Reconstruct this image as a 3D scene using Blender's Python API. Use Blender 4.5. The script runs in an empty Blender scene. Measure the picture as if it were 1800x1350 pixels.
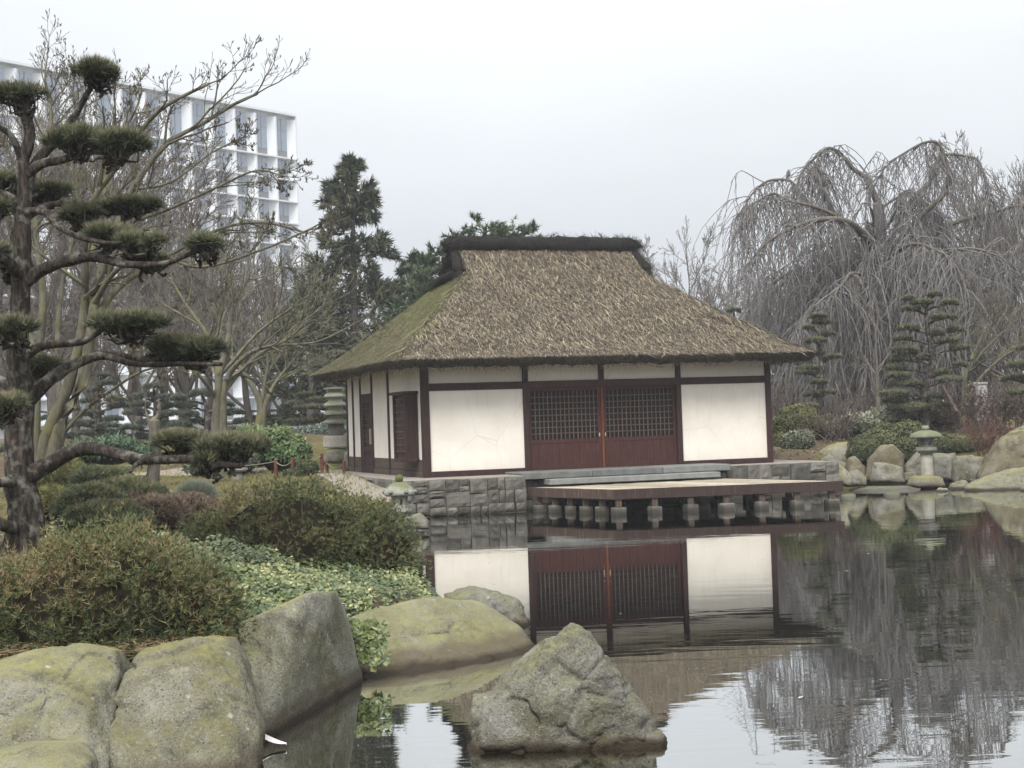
import bpy, bmesh, math, random
import numpy as np
from mathutils import Vector, Matrix, noise as mnoise

rng = np.random.default_rng(7)
random.seed(7)
scene = bpy.context.scene
COL = scene.collection

# ------------------------------------------------------------------ camera
FPX = 2700.0                      # focal length in pixels of an 1800 px wide frame
PITCH = math.atan(67 / 2700); ROLL = 0.033
EYE = np.array([0.0, 0.0, 2.0])
_f = np.array([0, math.cos(PITCH), math.sin(PITCH)])
_u0 = np.array([0, -math.sin(PITCH), math.cos(PITCH)])
_r0 = np.array([1.0, 0, 0])
_R = math.cos(ROLL) * _r0 - math.sin(ROLL) * _u0
_U = math.sin(ROLL) * _r0 + math.cos(ROLL) * _u0
cam_data = bpy.data.cameras.new('camera')
cam = bpy.data.objects.new('camera', cam_data)
COL.objects.link(cam)
cam_data.sensor_width = 36.0
cam_data.lens = 36.0 * FPX / 1800
cam_data.clip_end = 3000
cam_data.clip_start = 0.1
m = Matrix.Identity(4)
for i in range(3):
    m[i][0] = _R[i]; m[i][1] = _U[i]; m[i][2] = -_f[i]; m[i][3] = EYE[i]
cam.matrix_world = m
scene.camera = cam

# ------------------------------------------------------------------ sky, sun, exposure
SUN_EL, SUN_AZ = math.radians(52), math.radians(-166)      # azimuth measured from +Y towards +X
world = bpy.data.worlds.new('World'); scene.world = world
world.use_nodes = True
wt = world.node_tree; wt.nodes.clear()
def wn(t, **k):
    n = wt.nodes.new(t)
    for a, b in k.items(): setattr(n, a, b)
    return n
w_out = wn('ShaderNodeOutputWorld'); w_bg = wn('ShaderNodeBackground')
w_sky = wn('ShaderNodeTexSky'); w_sky.sky_type = 'NISHITA'; w_sky.sun_disc = False
w_sky.sun_elevation = SUN_EL; w_sky.sun_rotation = SUN_AZ
w_sky.air_density = 1.0; w_sky.dust_density = 6.0; w_sky.ozone_density = 1.0
w_hsv = wn('ShaderNodeHueSaturation'); w_hsv.inputs['Saturation'].default_value = 0.15
wt.links.new(w_sky.outputs[0], w_hsv.inputs['Color'])
# cloud deck: brighter towards the zenith as an overcast sky is, with soft thicker and thinner cloud
w_tc = wn('ShaderNodeTexCoord'); w_sep = wn('ShaderNodeSeparateXYZ')
wt.links.new(w_tc.outputs['Generated'], w_sep.inputs[0])
w_ramp = wn('ShaderNodeValToRGB')
w_ramp.color_ramp.elements[0].position = 0.0; w_ramp.color_ramp.elements[0].color = (3.15, 3.35, 3.6, 1)
w_ramp.color_ramp.elements[1].position = 1.0; w_ramp.color_ramp.elements[1].color = (11.2, 11.4, 11.6, 1)
e = w_ramp.color_ramp.elements.new(0.12); e.color = (3.3, 3.48, 3.72, 1)
e = w_ramp.color_ramp.elements.new(0.30); e.color = (4.75, 4.95, 5.15, 1)
wt.links.new(w_sep.outputs['Z'], w_ramp.inputs[0])
w_noi = wn('ShaderNodeTexNoise'); w_noi.inputs['Scale'].default_value = 1.6; w_noi.inputs['Detail'].default_value = 4
w_map = wn('ShaderNodeMapping'); w_map.inputs['Scale'].default_value = (1, 1, 2.5)
w_map.inputs['Location'].default_value = (3.1, 0.4, 0.2)
wt.links.new(w_tc.outputs['Generated'], w_map.inputs[0]); wt.links.new(w_map.outputs[0], w_noi.inputs['Vector'])
w_mr = wn('ShaderNodeMapRange'); w_mr.inputs[1].default_value = 0.3; w_mr.inputs[2].default_value = 0.7
w_mr.inputs[3].default_value = 0.86; w_mr.inputs[4].default_value = 1.14
wt.links.new(w_noi.outputs['Fac'], w_mr.inputs[0])
w_mul = wn('ShaderNodeVectorMath', operation='SCALE')
wt.links.new(w_ramp.outputs[0], w_mul.inputs[0]); wt.links.new(w_mr.outputs[0], w_mul.inputs['Scale'])
w_mix = wn('ShaderNodeMix', data_type='RGBA'); w_mix.inputs[0].default_value = 0.88
wt.links.new(w_hsv.outputs[0], w_mix.inputs[6]); wt.links.new(w_mul.outputs[0], w_mix.inputs[7])
wt.links.new(w_mix.outputs[2], w_bg.inputs['Color'])
w_bg.inputs['Strength'].default_value = 0.093
wt.links.new(w_bg.outputs[0], w_out.inputs['Surface'])

sun_data = bpy.data.lights.new('sun', 'SUN'); sun = bpy.data.objects.new('sun', sun_data)
COL.objects.link(sun)
sun_data.energy = 1.5; sun_data.angle = math.radians(22); sun_data.color = (1.0, 0.96, 0.9)
sd = Vector((math.sin(SUN_AZ) * math.cos(SUN_EL), math.cos(SUN_AZ) * math.cos(SUN_EL), math.sin(SUN_EL)))
sun.rotation_euler = sd.to_track_quat('Z', 'Y').to_euler()

scene.view_settings.view_transform = 'Standard'
scene.view_settings.look = 'None'
scene.view_settings.exposure = 1.32
scene.view_settings.gamma = 1.0
scene.view_settings.use_curve_mapping = False
scene.render.engine = 'CYCLES'
cy = scene.cycles
cy.max_bounces = 6; cy.diffuse_bounces = 2; cy.glossy_bounces = 3; cy.transmission_bounces = 3
cy.volume_bounces = 0; cy.transparent_max_bounces = 8
cy.use_denoising = True
cy.volume_step_rate = 10
cy.caustics_reflective = False; cy.caustics_refractive = False

# ------------------------------------------------------------------ pixel <-> world
def P(px, py, d):
    return EYE + d * (_f + _R * (px - 900) / FPX + _U * (675 - py) / FPX)
def PZ(px, py, z):
    q = _f + _R * (px - 900) / FPX + _U * (675 - py) / FPX
    return EYE + q * ((z - EYE[2]) / q[2])
def PY(px, d, z):
    """ground position: column px at depth d, height z"""
    y = d
    return np.array([(px - 900 - FPX * ROLL * (z - 2) / d) / FPX * d, y, z])

# ------------------------------------------------------------------ materials
MATS = {}
def mat(name, build):
    if name in MATS: return MATS[name]
    mt = bpy.data.materials.new(name); mt.use_nodes = True
    nt = mt.node_tree; nt.nodes.clear()
    out = nt.nodes.new('ShaderNodeOutputMaterial')
    bs = nt.nodes.new('ShaderNodeBsdfPrincipled')
    nt.links.new(bs.outputs[0], out.inputs[0])
    bs.inputs['Roughness'].default_value = 0.85
    bs.inputs['Specular IOR Level'].default_value = 0.25
    build(NT(nt, bs, out)); MATS[name] = mt
    return mt
class NT:
    def __init__(s, nt, bs, out): s.nt, s.bs, s.out = nt, bs, out
    def n(s, t, **k):
        x = s.nt.nodes.new(t)
        for a, b in k.items(): setattr(x, a, b)
        return x
    def l(s, a, b): s.nt.links.new(a, b)
    def pos(s, scale=(1, 1, 1), obj=False):
        c = s.n('ShaderNodeTexCoord') if obj else s.n('ShaderNodeNewGeometry')
        mp = s.n('ShaderNodeMapping'); mp.inputs['Scale'].default_value = scale
        s.l(c.outputs['Object'] if obj else c.outputs['Position'], mp.inputs[0]); return mp.outputs[0]
    def noise(s, scale, detail=4, rough=0.55, vec=None, dist=0.0):
        x = s.n('ShaderNodeTexNoise'); x.inputs['Scale'].default_value = scale
        x.inputs['Detail'].default_value = detail; x.inputs['Roughness'].default_value = rough
        x.inputs['Distortion'].default_value = dist
        s.l(vec if vec is not None else s.pos(), x.inputs['Vector']); return x.outputs['Fac']
    def voro(s, scale, vec=None, feature='F1'):
        x = s.n('ShaderNodeTexVoronoi'); x.inputs['Scale'].default_value = scale; x.feature = feature
        s.l(vec if vec is not None else s.pos(), x.inputs['Vector']); return x.outputs['Distance']
    def ramp(s, fac, stops):
        x = s.n('ShaderNodeValToRGB'); el = x.color_ramp.elements
        el[0].position = stops[0][0]; el[0].color = (*stops[0][1], 1)
        el[1].position = stops[-1][0]; el[1].color = (*stops[-1][1], 1)
        for p, c in stops[1:-1]:
            q = el.new(p); q.color = (*c, 1)
        s.l(fac, x.inputs[0]); return x.outputs[0]
    def rng(s, fac, a, b, c=0.0, d=1.0):
        x = s.n('ShaderNodeMapRange'); x.inputs[1].default_value = a; x.inputs[2].default_value = b
        x.inputs[3].default_value = c; x.inputs[4].default_value = d; s.l(fac, x.inputs[0]); return x.outputs[0]
    def mix(s, fac, a, b, mode='MIX'):
        x = s.n('ShaderNodeMix', data_type='RGBA', blend_type=mode)
        for v, i in ((fac, 0), (a, 6), (b, 7)):
            if isinstance(v, (int, float)): x.inputs[i].default_value = v
            elif isinstance(v, tuple): x.inputs[i].default_value = (*v, 1)
            else: s.l(v, x.inputs[i])
        return x.outputs[2]
    def math(s, op, a, b=0.0):
        x = s.n('ShaderNodeMath', operation=op)
        for v, i in ((a, 0), (b, 1)):
            if isinstance(v, (int, float)): x.inputs[i].default_value = v
            else: s.l(v, x.inputs[i])
        return x.outputs[0]
    def attr(s, name):
        x = s.n('ShaderNodeAttribute'); x.attribute_name = name; return x.outputs['Fac']
    def rand(s):
        return s.n('ShaderNodeObjectInfo').outputs['Random']
    def normz(s):
        g = s.n('ShaderNodeNewGeometry'); q = s.n('ShaderNodeSeparateXYZ'); s.l(g.outputs['Normal'], q.inputs[0]); return q.outputs['Z']
    def posz(s):
        g = s.n('ShaderNodeNewGeometry'); q = s.n('ShaderNodeSeparateXYZ'); s.l(g.outputs['Position'], q.inputs[0]); return q.outputs['Z']
    def col(s, c):
        if isinstance(c, tuple): s.bs.inputs['Base Color'].default_value = (*c, 1)
        else: s.l(c, s.bs.inputs['Base Color'])
    def bump(s, h, strength=0.5, dist=0.02):
        x = s.n('ShaderNodeBump'); x.inputs['Strength'].default_value = strength; x.inputs['Distance'].default_value = dist
        s.l(h, x.inputs['Height']); s.l(x.outputs[0], s.bs.inputs['Normal'])
    def rough(s, v): s.bs.inputs['Roughness'].default_value = v
    def spec(s, v): s.bs.inputs['Specular IOR Level'].default_value = v

def bark_mat(name, dark, mid, light, lichen=None, scale=1.0):
    def b(t):
        v = t.pos((6 * scale, 6 * scale, 1.6 * scale))
        f = t.noise(2.2, 6, 0.65, v)
        c = t.ramp(f, [(0.3, dark), (0.5, mid), (0.72, light)])
        if lichen:
            c = t.mix(t.rng(t.noise(3.5 * scale, 5, 0.6), 0.52, 0.66), c, lichen)
        t.col(c); t.bump(t.noise(5, 6, 0.7, v), 0.9, 0.03); t.rough(0.92); t.spec(0.15)
    return mat(name, b)
LEAFGAIN = 1.65
def leaf_mat(name, stops, rough=0.6, spec=0.3, transl=0.0):
    """stops: colours over the per-leaf value 'var' (own tint per leaf, plus painted lit tops on pine pads)"""
    def b(t):
        c = t.ramp(t.attr('var'), [(p, tuple(min(.6, x * LEAFGAIN) for x in q)) for p, q in stops])
        c = t.mix(t.rng(t.noise(2.5, 3), 0.35, 0.65, 0.0, 0.35), c, (0.5, 0.5, 0.5), 'MULTIPLY')
        t.col(c); t.rough(rough); t.spec(spec)
    return mat(name, b)
# ------------------------------------------------------------------ mesh helpers
def np_mesh(name, verts, faces, var=None, smooth=False):
    """verts (N,3); faces (M,3) or (M,4) array or list of such arrays; var per-vertex float"""
    me = bpy.data.meshes.new(name)
    verts = np.ascontiguousarray(verts, dtype=np.float32)
    if not isinstance(faces, list): faces = [faces]
    faces = [np.ascontiguousarray(f, dtype=np.int32) for f in faces if len(f)]
    me.vertices.add(len(verts)); me.vertices.foreach_set('co', verts.ravel())
    loops = np.concatenate([f.ravel() for f in faces])
    tot = np.concatenate([np.full(len(f), f.shape[1], np.int32) for f in faces])
    start = np.concatenate([[0], np.cumsum(tot)[:-1]]).astype(np.int32)
    me.loops.add(len(loops)); me.loops.foreach_set('vertex_index', loops)
    me.polygons.add(len(tot)); me.polygons.foreach_set('loop_start', start)
    try: me.polygons.foreach_set('loop_total', tot)
    except Exception: pass
    me.polygons.foreach_set('use_smooth', np.full(len(tot), bool(smooth)))
    if var is not None:
        at = me.attributes.new('var', 'FLOAT', 'POINT'); at.data.foreach_set('value', np.ascontiguousarray(var, dtype=np.float32))
    me.update(calc_edges=True)
    return me
class G:
    """collects verts/faces (numpy) with per-vertex var"""
    def __init__(s): s.v, s.f3, s.f4, s.a, s.n = [], [], [], [], 0
    def add(s, v, f, var=0.5):
        v = np.asarray(v, float).reshape(-1, 3); f = np.asarray(f, int)
        if f.shape[1] == 3: s.f3.append(f + s.n)
        else: s.f4.append(f + s.n)
        s.v.append(v); s.a.append(np.broadcast_to(np.asarray(var, float), (len(v),))); s.n += len(v)
        return s
    def box(s, lo, hi, var=0.5, M=None):
        x0, y0, z0 = lo; x1, y1, z1 = hi
        v = np.array([[x0,y0,z0],[x1,y0,z0],[x1,y1,z0],[x0,y1,z0],[x0,y0,z1],[x1,y0,z1],[x1,y1,z1],[x0,y1,z1]], float)
        if M is not None: v = M(v)
        return s.add(v, [[0,3,2,1],[4,5,6,7],[0,1,5,4],[1,2,6,5],[2,3,7,6],[3,0,4,7]], var)
    def mesh(s, name, smooth=False):
        fs = []
        if s.f3: fs.append(np.concatenate(s.f3))
        if s.f4: fs.append(np.concatenate(s.f4))
        return np_mesh(name, np.concatenate(s.v), fs, np.concatenate(s.a), smooth)

def tag(o, label=None, cat=None, group=None, kind=None):
    if label: o['label'] = label
    if cat: o['category'] = cat
    if group: o['group'] = group
    if kind: o['kind'] = kind
    return o
def thing(name, label, cat, loc=(0, 0, 0), group=None):
    o = bpy.data.objects.new(name, None); COL.objects.link(o)
    o.location = Vector([float(t) for t in loc]); o.empty_display_size = 0.2
    tag(o, label, cat, group); return o
def part(name, me, mt, parent=None, label=None, kind=None):
    """mesh given in world coordinates; parented below a thing (or below one of its parts)"""
    o = bpy.data.objects.new(name, me); COL.objects.link(o)
    if mt is not None and not me.materials: me.materials.append(mt)
    if parent is not None:
        o.parent = parent
        w = parent.location
        o.matrix_parent_inverse = Matrix.Translation(-w)
    tag(o, label, None, None, kind); return o
def struct(name, me, mt): return tag(part(name, me, mt), kind='structure')
def one(name, me, mt, label, cat, group=None): return tag(part(name, me, mt), label, cat, group)

def nrm(a): return a / np.maximum(np.linalg.norm(a, axis=-1, keepdims=True), 1e-9)
def frames(T):
    """two unit vectors normal to each T (...,3)"""
    ref = np.where(np.abs(T[..., 2:3]) < 0.9, np.array([0, 0, 1.0]), np.array([1.0, 0, 0]))
    a = nrm(np.cross(T, ref)); return a, np.cross(T, a)
def tubes(g, pts, rad, sides=5, var=0.5, cap=True):
    """pts (B,n,3) polylines, rad (B,n)"""
    pts = np.asarray(pts, float); rad = np.asarray(rad, float)
    B, n, _ = pts.shape
    T = np.empty_like(pts); T[:, 1:-1] = pts[:, 2:] - pts[:, :-2]; T[:, 0] = pts[:, 1] - pts[:, 0]; T[:, -1] = pts[:, -1] - pts[:, -2]
    T = nrm(T)
    # one reference per branch so the tube does not twist
    mean = nrm(pts[:, -1] - pts[:, 0])
    ref = np.where(np.abs(mean[:, 2:3]) < 0.8, np.array([0, 0, 1.0]), np.array([1.0, 0.3, 0]))
    a = nrm(np.cross(T, ref[:, None, :] + 1e-4)); b = np.cross(T, a)
    ang = np.arange(sides) * 2 * np.pi / sides
    ring = a[:, :, None, :] * np.cos(ang)[None, None, :, None] + b[:, :, None, :] * np.sin(ang)[None, None, :, None]
    V = pts[:, :, None, :] + ring * rad[:, :, None, None]
    V = V.reshape(-1, 3)
    bi = np.arange(B)[:, None, None] * n * sides; ji = np.arange(n - 1)[None, :, None] * sides; k = np.arange(sides)[None, None, :]
    k2 = (k + 1) % sides
    q = np.stack([bi + ji + k, bi + ji + k2, bi + ji + sides + k2, bi + ji + sides + k], -1).reshape(-1, 4)
    if np.ndim(var) == 1 and len(var) == B: var = np.repeat(var, n * sides)
    g.add(V, q, var)
    if cap and sides == 4 or cap and sides > 4:
        pass
    return g
def resample(p, n):
    """smooth (Catmull-Rom) resampling of a control polyline (k, m) to n points"""
    p = np.asarray(p, float)
    if len(p) == 2: return p[0] + (p[1] - p[0]) * np.linspace(0, 1, n)[:, None]
    q = np.vstack([2 * p[0] - p[1], p, 2 * p[-1] - p[-2]])
    t = np.linspace(0, len(p) - 1 - 1e-6, n); i = t.astype(int); u = (t - i)[:, None]
    p0, p1, p2, p3 = q[i], q[i + 1], q[i + 2], q[i + 3]
    return 0.5 * (2 * p1 + (p2 - p0) * u + (2 * p0 - 5 * p1 + 4 * p2 - p3) * u ** 2 + (3 * p1 - p0 - 3 * p2 + p3) * u ** 3)
def limb(g, pts, r0, r1, sides=8, n=14, wob=0.0, var=0.5, power=1.0):
    c = resample(pts, n)
    if wob: c[1:-1] += rng.normal(0, wob, (n - 2, 3))
    r = r0 + (r1 - r0) * np.linspace(0, 1, n) ** power
    r = r * (1 + rng.normal(0, 0.05, n))
    tubes(g, c[None], r[None], sides, var)
    # close the tip
    return c, r
def rot_rand(v, ang, az):
    """rotate unit v by ang away from itself with azimuth az (vectorised)"""
    a, b = frames(v)
    return nrm(v * np.cos(ang)[..., None] + (a * np.cos(az)[..., None] + b * np.sin(az)[..., None]) * np.sin(ang)[..., None])
def branches(starts, dirs, lens, n=6, wob=0.12, up=0.0, seed=None):
    """curved branch polylines from start points (B,3)"""
    B = len(starts); step = (lens / (n - 1))[:, None]
    pts = np.empty((B, n, 3)); pts[:, 0] = starts; d = dirs.copy()
    for i in range(1, n):
        d = nrm(d + rng.normal(0, wob, (B, 3)) + np.array([0, 0, up]))
        pts[:, i] = pts[:, i - 1] + d * step
    return pts
def spawn(parent, prad, per, ratio, ang, t0=0.3, up=0.03, n=6, wob=0.13, rr=0.6, lenvar=0.35, minr=0.002):
    """children along parents. parent (B,n,3). returns pts, rad"""
    B, m, _ = parent.shape
    L = np.linalg.norm(np.diff(parent, axis=1), axis=2).sum(1)
    t = t0 + (1 - t0) * rng.random((B, per)) ** 0.8
    t[:, 0] = 0.98
    x = t * (m - 1); i = np.minimum(x.astype(int), m - 2); fr = (x - i)[..., None]
    bi = np.arange(B)[:, None]
    s = parent[bi, i] * (1 - fr) + parent[bi, i + 1] * fr
    T = nrm(parent[bi, i + 1] - parent[bi, i])
    a = np.abs(rng.normal(ang, ang * 0.3, (B, per))); a[:, 0] *= 0.4
    d = rot_rand(T, a, rng.random((B, per)) * 2 * np.pi)
    ln = L[:, None] * ratio * (1.15 - 0.55 * t) * (1 + lenvar * (rng.random((B, per)) * 2 - 1))
    r = (prad[bi, i] * (1 - fr[..., 0]) + prad[bi, i + 1] * fr[..., 0]) * rr
    pts = branches(s.reshape(-1, 3), d.reshape(-1, 3), ln.ravel(), n, wob, up)
    r = np.maximum(r.reshape(-1, 1) * np.linspace(1, 0.35, n)[None], minr)
    return pts, r

# scattered leaves -----------------------------------------------------------
def needles(g, P0, N, per, length, width, spread=0.7, var=None, lenvar=0.3, droop=0.0):
    """tufts: at each P0 with axis N, `per` thin triangular needles"""
    n = len(P0)
    A = np.repeat(N, per, 0); S = np.repeat(P0, per, 0)
    ang = np.abs(rng.normal(0, spread, n * per)); az = rng.random(n * per) * 2 * np.pi
    d = rot_rand(A, ang, az); d[:, 2] -= droop; d = nrm(d)
    L = length * (1 + lenvar * (rng.random((n * per, 1)) * 2 - 1))
    sd = nrm(np.cross(d, rng.normal(0, 1, d.shape)))
    w = width * 0.5
    V = np.stack([S - sd * w, S + sd * w, S + d * L], 1).reshape(-1, 3)
    F = np.arange(n * per * 3).reshape(-1, 3)
    if var is None: var = rng.random(n)
    vv = np.repeat(np.clip(np.repeat(var, per) + rng.normal(0, 0.06, n * per), 0, 1), 3)
    g.add(V, F, vv)
def leaves(g, P0, N, length, width, var=None, tilt=0.6, fold=0.25, lenvar=0.35):
    """single leaves: folded rhombs (4 triangles' worth: 2 quads would be flat, so 2 folded triangles each side)"""
    n = len(P0)
    nn = rot_rand(N, np.abs(rng.normal(0, tilt, n)), rng.random(n) * 2 * np.pi)
    a, b = frames(nn); az = rng.random(n) * 2 * np.pi
    ax = a * np.cos(az)[:, None] + b * np.sin(az)[:, None]; sd = np.cross(nn, ax)
    L = length * (1 + lenvar * (rng.random((n, 1)) * 2 - 1)); W = width * L / length * 0.5
    mid = P0 + ax * L * 0.45
    V = np.stack([P0, mid - sd * W + nn * W * fold * 2, P0 + ax * L, mid + sd * W + nn * W * fold * 2, mid - nn * 0.0], 1).reshape(-1, 3)
    i = np.arange(n)[:, None] * 5
    F = np.concatenate([i + [0, 1, 4], i + [4, 1, 2], i + [0, 4, 3], i + [4, 2, 3]], 0)
    if var is None: var = rng.random(n)
    g.add(V, F, np.repeat(var, 5))
def dome_points(n, c, rad, zmin=-0.15, bumps=0.08, fr=2.0, seed=0.0):
    """points + outward normals on a lumpy ellipsoid (upper part)"""
    z = rng.uniform(zmin, 1, n); az = rng.random(n) * 2 * np.pi; s = np.sqrt(np.maximum(1 - z * z, 0))
    d = np.stack([s * np.cos(az), s * np.sin(az), z], 1)
    return _lump(d, c, rad, bumps, fr, seed)
def _lump(d, c, rad, bumps, fr, seed):
    ph = np.array([seed * 1.7 + 0.3, seed * 2.3 + 1.1, seed * 3.1 + 2.2])
    q = d * fr * 2.2
    k = (np.sin(q[:, 0] * 2.1 + ph[0] + np.sin(q[:, 1] * 1.3)) + np.sin(q[:, 1] * 2.7 + ph[1] + np.sin(q[:, 2] * 1.9)) + np.sin(q[:, 2] * 2.3 + ph[2] + np.sin(q[:, 0] * 1.7))) / 3
    r = 1 + bumps * k
    p = np.asarray(c) + d * np.asarray(rad) * r[:, None]
    nn = nrm(d / np.asarray(rad))
    return p, nn
ICO = {}
def ico(sub):
    if sub not in ICO:
        bm = bmesh.new(); bmesh.ops.create_icosphere(bm, subdivisions=sub, radius=1.0)
        bm.verts.index_update()
        V = np.array([v.co[:] for v in bm.verts]); F = np.array([[v.index for v in f.verts] for f in bm.faces]); bm.free()
        ICO[sub] = (nrm(V), F)
    return ICO[sub]
def blob(g, c, rad, sub=3, bumps=0.1, fr=2.0, seed=0.0, cut=None, var=0.5, zs=1.0):
    V, F = ico(sub)
    p, _ = _lump(V, np.zeros(3), rad, bumps, fr, seed)
    if cut is not None: p[:, 2] = np.maximum(p[:, 2], cut)
    g.add(p + np.asarray(c), F, var)
def lathe(g, prof, c, sides=16, var=0.5, sq=0.0, rot=0.0):
    """prof list of (r,z); sides 4/6/8 gives a prism"""
    prof = np.asarray(prof, float); n = len(prof)
    a = np.arange(sides) * 2 * np.pi / sides + rot
    V = np.stack([prof[:, 0:1] * np.cos(a), prof[:, 0:1] * np.sin(a), np.repeat(prof[:, 1:2], sides, 1)], -1) + np.asarray(c)
    V = V.reshape(-1, 3)
    i = np.arange(n - 1)[:, None] * sides; k = np.arange(sides)[None]; k2 = (k + 1) % sides
    g.add(V, np.stack([i + k, i + k2, i + sides + k2, i + sides + k], -1).reshape(-1, 4), var)

# boulders ------------------------------------------------------------------
def hull_planes(pts):
    bm = bmesh.new()
    for p in pts: bm.verts.new(p)
    bmesh.ops.convex_hull(bm, input=bm.verts)
    bm.normal_update(); c = np.mean(pts, 0); N, H = [], []
    for f in bm.faces:
        n = np.array(f.normal[:]); h = float(n @ (np.array(f.verts[0].co[:]) - c))
        if h < 0: n, h = -n, -h
        if h > 1e-4 and np.isfinite(n).all(): N.append(n); H.append(h)
    bm.free(); return np.array(N), np.array(H), c
def rock_mesh(name, pts, sub=5, soft=10.0, amp=0.03, freq=1.5, seed=0.0, extra=None, fine=0.35):
    """rounded convex hull of control points, roughened. extra: further hulls sharing the centre of the first (union)"""
    V, F = ico(sub)
    pts = np.asarray(pts, float)
    N, H, c = hull_planes(pts); soft = soft * 4.5
    def radial(N, H):
        q = np.maximum(V @ N.T, 1e-4) / H[None]
        return 1.0 / (np.sum(q ** soft, 1) ** (1.0 / soft))
    r = radial(N, H)
    for ex in extra or []:
        bm_pts = np.asarray(ex, float)
        N2, H2, c2 = hull_planes(bm_pts)
        H3 = H2 + N2 @ (c2 - c)          # distances from the shared centre
        ok = H3 > 1e-3
        if ok.all(): r = np.maximum(r, radial(N2, H3))
    p = V * r[:, None]
    size = np.ptp(pts, axis=0).mean()
    out = np.empty_like(p)
    sv = Vector((seed * 3.7, seed * 1.3, seed * 7.1))
    for i in range(len(p)):
        w = Vector(p[i] + c) * freq + sv
        vd, vp = mnoise.voronoi(w * 1.5)
        p0 = vp[0]; fd = mnoise.noise_vector(p0 * 5.3 + Vector((3.1, 7.7, 1.3)))
        a = mnoise.fractal(w, 0.9, 2.1, 5) * .9 + fine * (0.5 - abs(mnoise.noise(w * 2.3))) * 1.3 + 1.7 * (w * 1.5 - p0).dot(fd) + 1.1 * min(vd[1] - vd[0], .12) * 3 + .35 * mnoise.noise(w * 6) + .22 * mnoise.noise(w * 13)
        out[i] = p[i] + V[i] * a * amp
    return np_mesh(name, out + c, F, None, True)
def slab_hull(outline, d, near, back, squash=0.75, ground=None):
    """3-D control points from a traced outline (pixels) at depth d: a middle ring plus a smaller near and far ring"""
    o = np.array([P(x, y, d) for x, y in outline]); c = o.mean(0)
    ring = [o]
    for dd, s in ((-near, squash), (back, squash)):
        k = c + (o - c) * s; k = k + np.array([0, dd, 0]); ring.append(k)
    return np.concatenate(ring)
# ------------------------------------------------------------------ house frame
HA = np.array([-1.9, 35.0, 0.0]); TH = math.radians(18.7)
HU = np.array([math.cos(TH), math.sin(TH), 0]); HV = np.array([-math.sin(TH), math.cos(TH), 0])
def H(v):
    v = np.asarray(v, float); return HA + v[..., 0:1] * HU + v[..., 1:2] * HV + v[..., 2:3] * np.array([0, 0, 1.0])
WALLV = -1.6            # terrace wall line, in front of the facade

# ------------------------------------------------------------------ terrain and pond
wall0 = H([-1.1, WALLV, 0])[:2]; wall1 = H([9.9, WALLV + .1, 0])[:2]
POND = np.array([[-4.5, 6.2], [-3.6, 8.9], [-2.5, 9.75], [-1.95, 10.3], [-1.72, 11.3], [-1.5, 12.9], [-1.05, 13.9], [-.75, 15.2], [-.85, 17.0],
                 [-1.2, 19.6], [-2.0, 25], [-2.7, 30.5], wall0 + [0, .2], H([1.75, WALLV + .2, 0])[:2], H([1.78, -.8, 0])[:2], H([9.9, -.8, 0])[:2], H([10.3, -.3, 0])[:2],
                 [8.5, 39.6], [9.6, 40.5], [11.4, 40.6], [12.6, 39.6], [14, 38.2], [18, 36], [26, 29], [30, 18], [26, 5.5], [12, 3.6], [2, 3.6], [-1, 4.0], [-4.2, 4.6]])
def seg_dist(X, Y, poly):
    d2 = np.full(X.shape, 1e9); ins = np.zeros(X.shape, bool)
    n = len(poly)
    for i in range(n):
        a, b = poly[i], poly[(i + 1) % n]
        ex, ey = b - a; wx, wy = X - a[0], Y - a[1]
        t = np.clip((wx * ex + wy * ey) / (ex * ex + ey * ey), 0, 1)
        d2 = np.minimum(d2, (wx - t * ex) ** 2 + (wy - t * ey) ** 2)
        c = ((a[1] <= Y) & (b[1] > Y)) | ((b[1] <= Y) & (a[1] > Y))
        with np.errstate(divide='ignore', invalid='ignore'):
            xi = a[0] + (Y - a[1]) / (b[1] - a[1] if b[1] != a[1] else 1e-9) * ex
        ins ^= c & (X < xi)
    d = np.sqrt(d2); return np.where(ins, -d, d)
def sstep(a, b, x):
    t = np.clip((x - a) / (b - a), 0, 1); return t * t * (3 - 2 * t)
def ground_z(X, Y):
    X = np.asarray(X, float); Y = np.asarray(Y, float)
    d = seg_dist(X, Y, POND)
    left = X < 3
    base = 0.62 + 0.22 * sstep(12, 20, Y) + 0.75 * sstep(40, 52, Y) + 0.40 * sstep(52, 95, Y)
    # mossy mound behind the rope fence
    base = base + 0.45 * np.exp(-(((X + 5.6) / 3.0) ** 2 + ((Y - 47) / 3.0) ** 2))
    base = base + 0.30 * np.exp(-(((X - 12) / 5.0) ** 2 + ((Y - 46) / 4.0) ** 2))
    edge = np.where(X < 1, 0.36, 0.42)
    bank = edge * sstep(0.0, 0.35, d) + (base - edge) * sstep(0.2, 2.6, d)
    near = sstep(10, 4, Y)
    bank = bank * (1 - near) + 0.55 * sstep(0, 1.2, d) * near
    w = 0.05 * np.sin(X * 1.3 + 1) * np.sin(Y * .9) + 0.03 * np.sin(X * 3.1 + Y * 2.3)
    bed = -0.75 * sstep(0, 1.6, -d) - 0.06
    hu = (X - HA[0]) * HU[0] + (Y - HA[1]) * HU[1]; hv = (X - HA[0]) * HV[0] + (Y - HA[1]) * HV[1]
    under = sstep(-1.6, -.9, hu) * sstep(10.5, 9.8, hu) * sstep(-2.4, -1.2, hv) * sstep(11, 10, hv)
    bank = bank * (1 - under) + np.minimum(bank, .55) * under
    z = np.where(d > 0, bank + w * sstep(.3, 2, d), bed)
    return z
def gz(x, y): return float(ground_z(np.array([x]), np.array([y]))[0])
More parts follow.
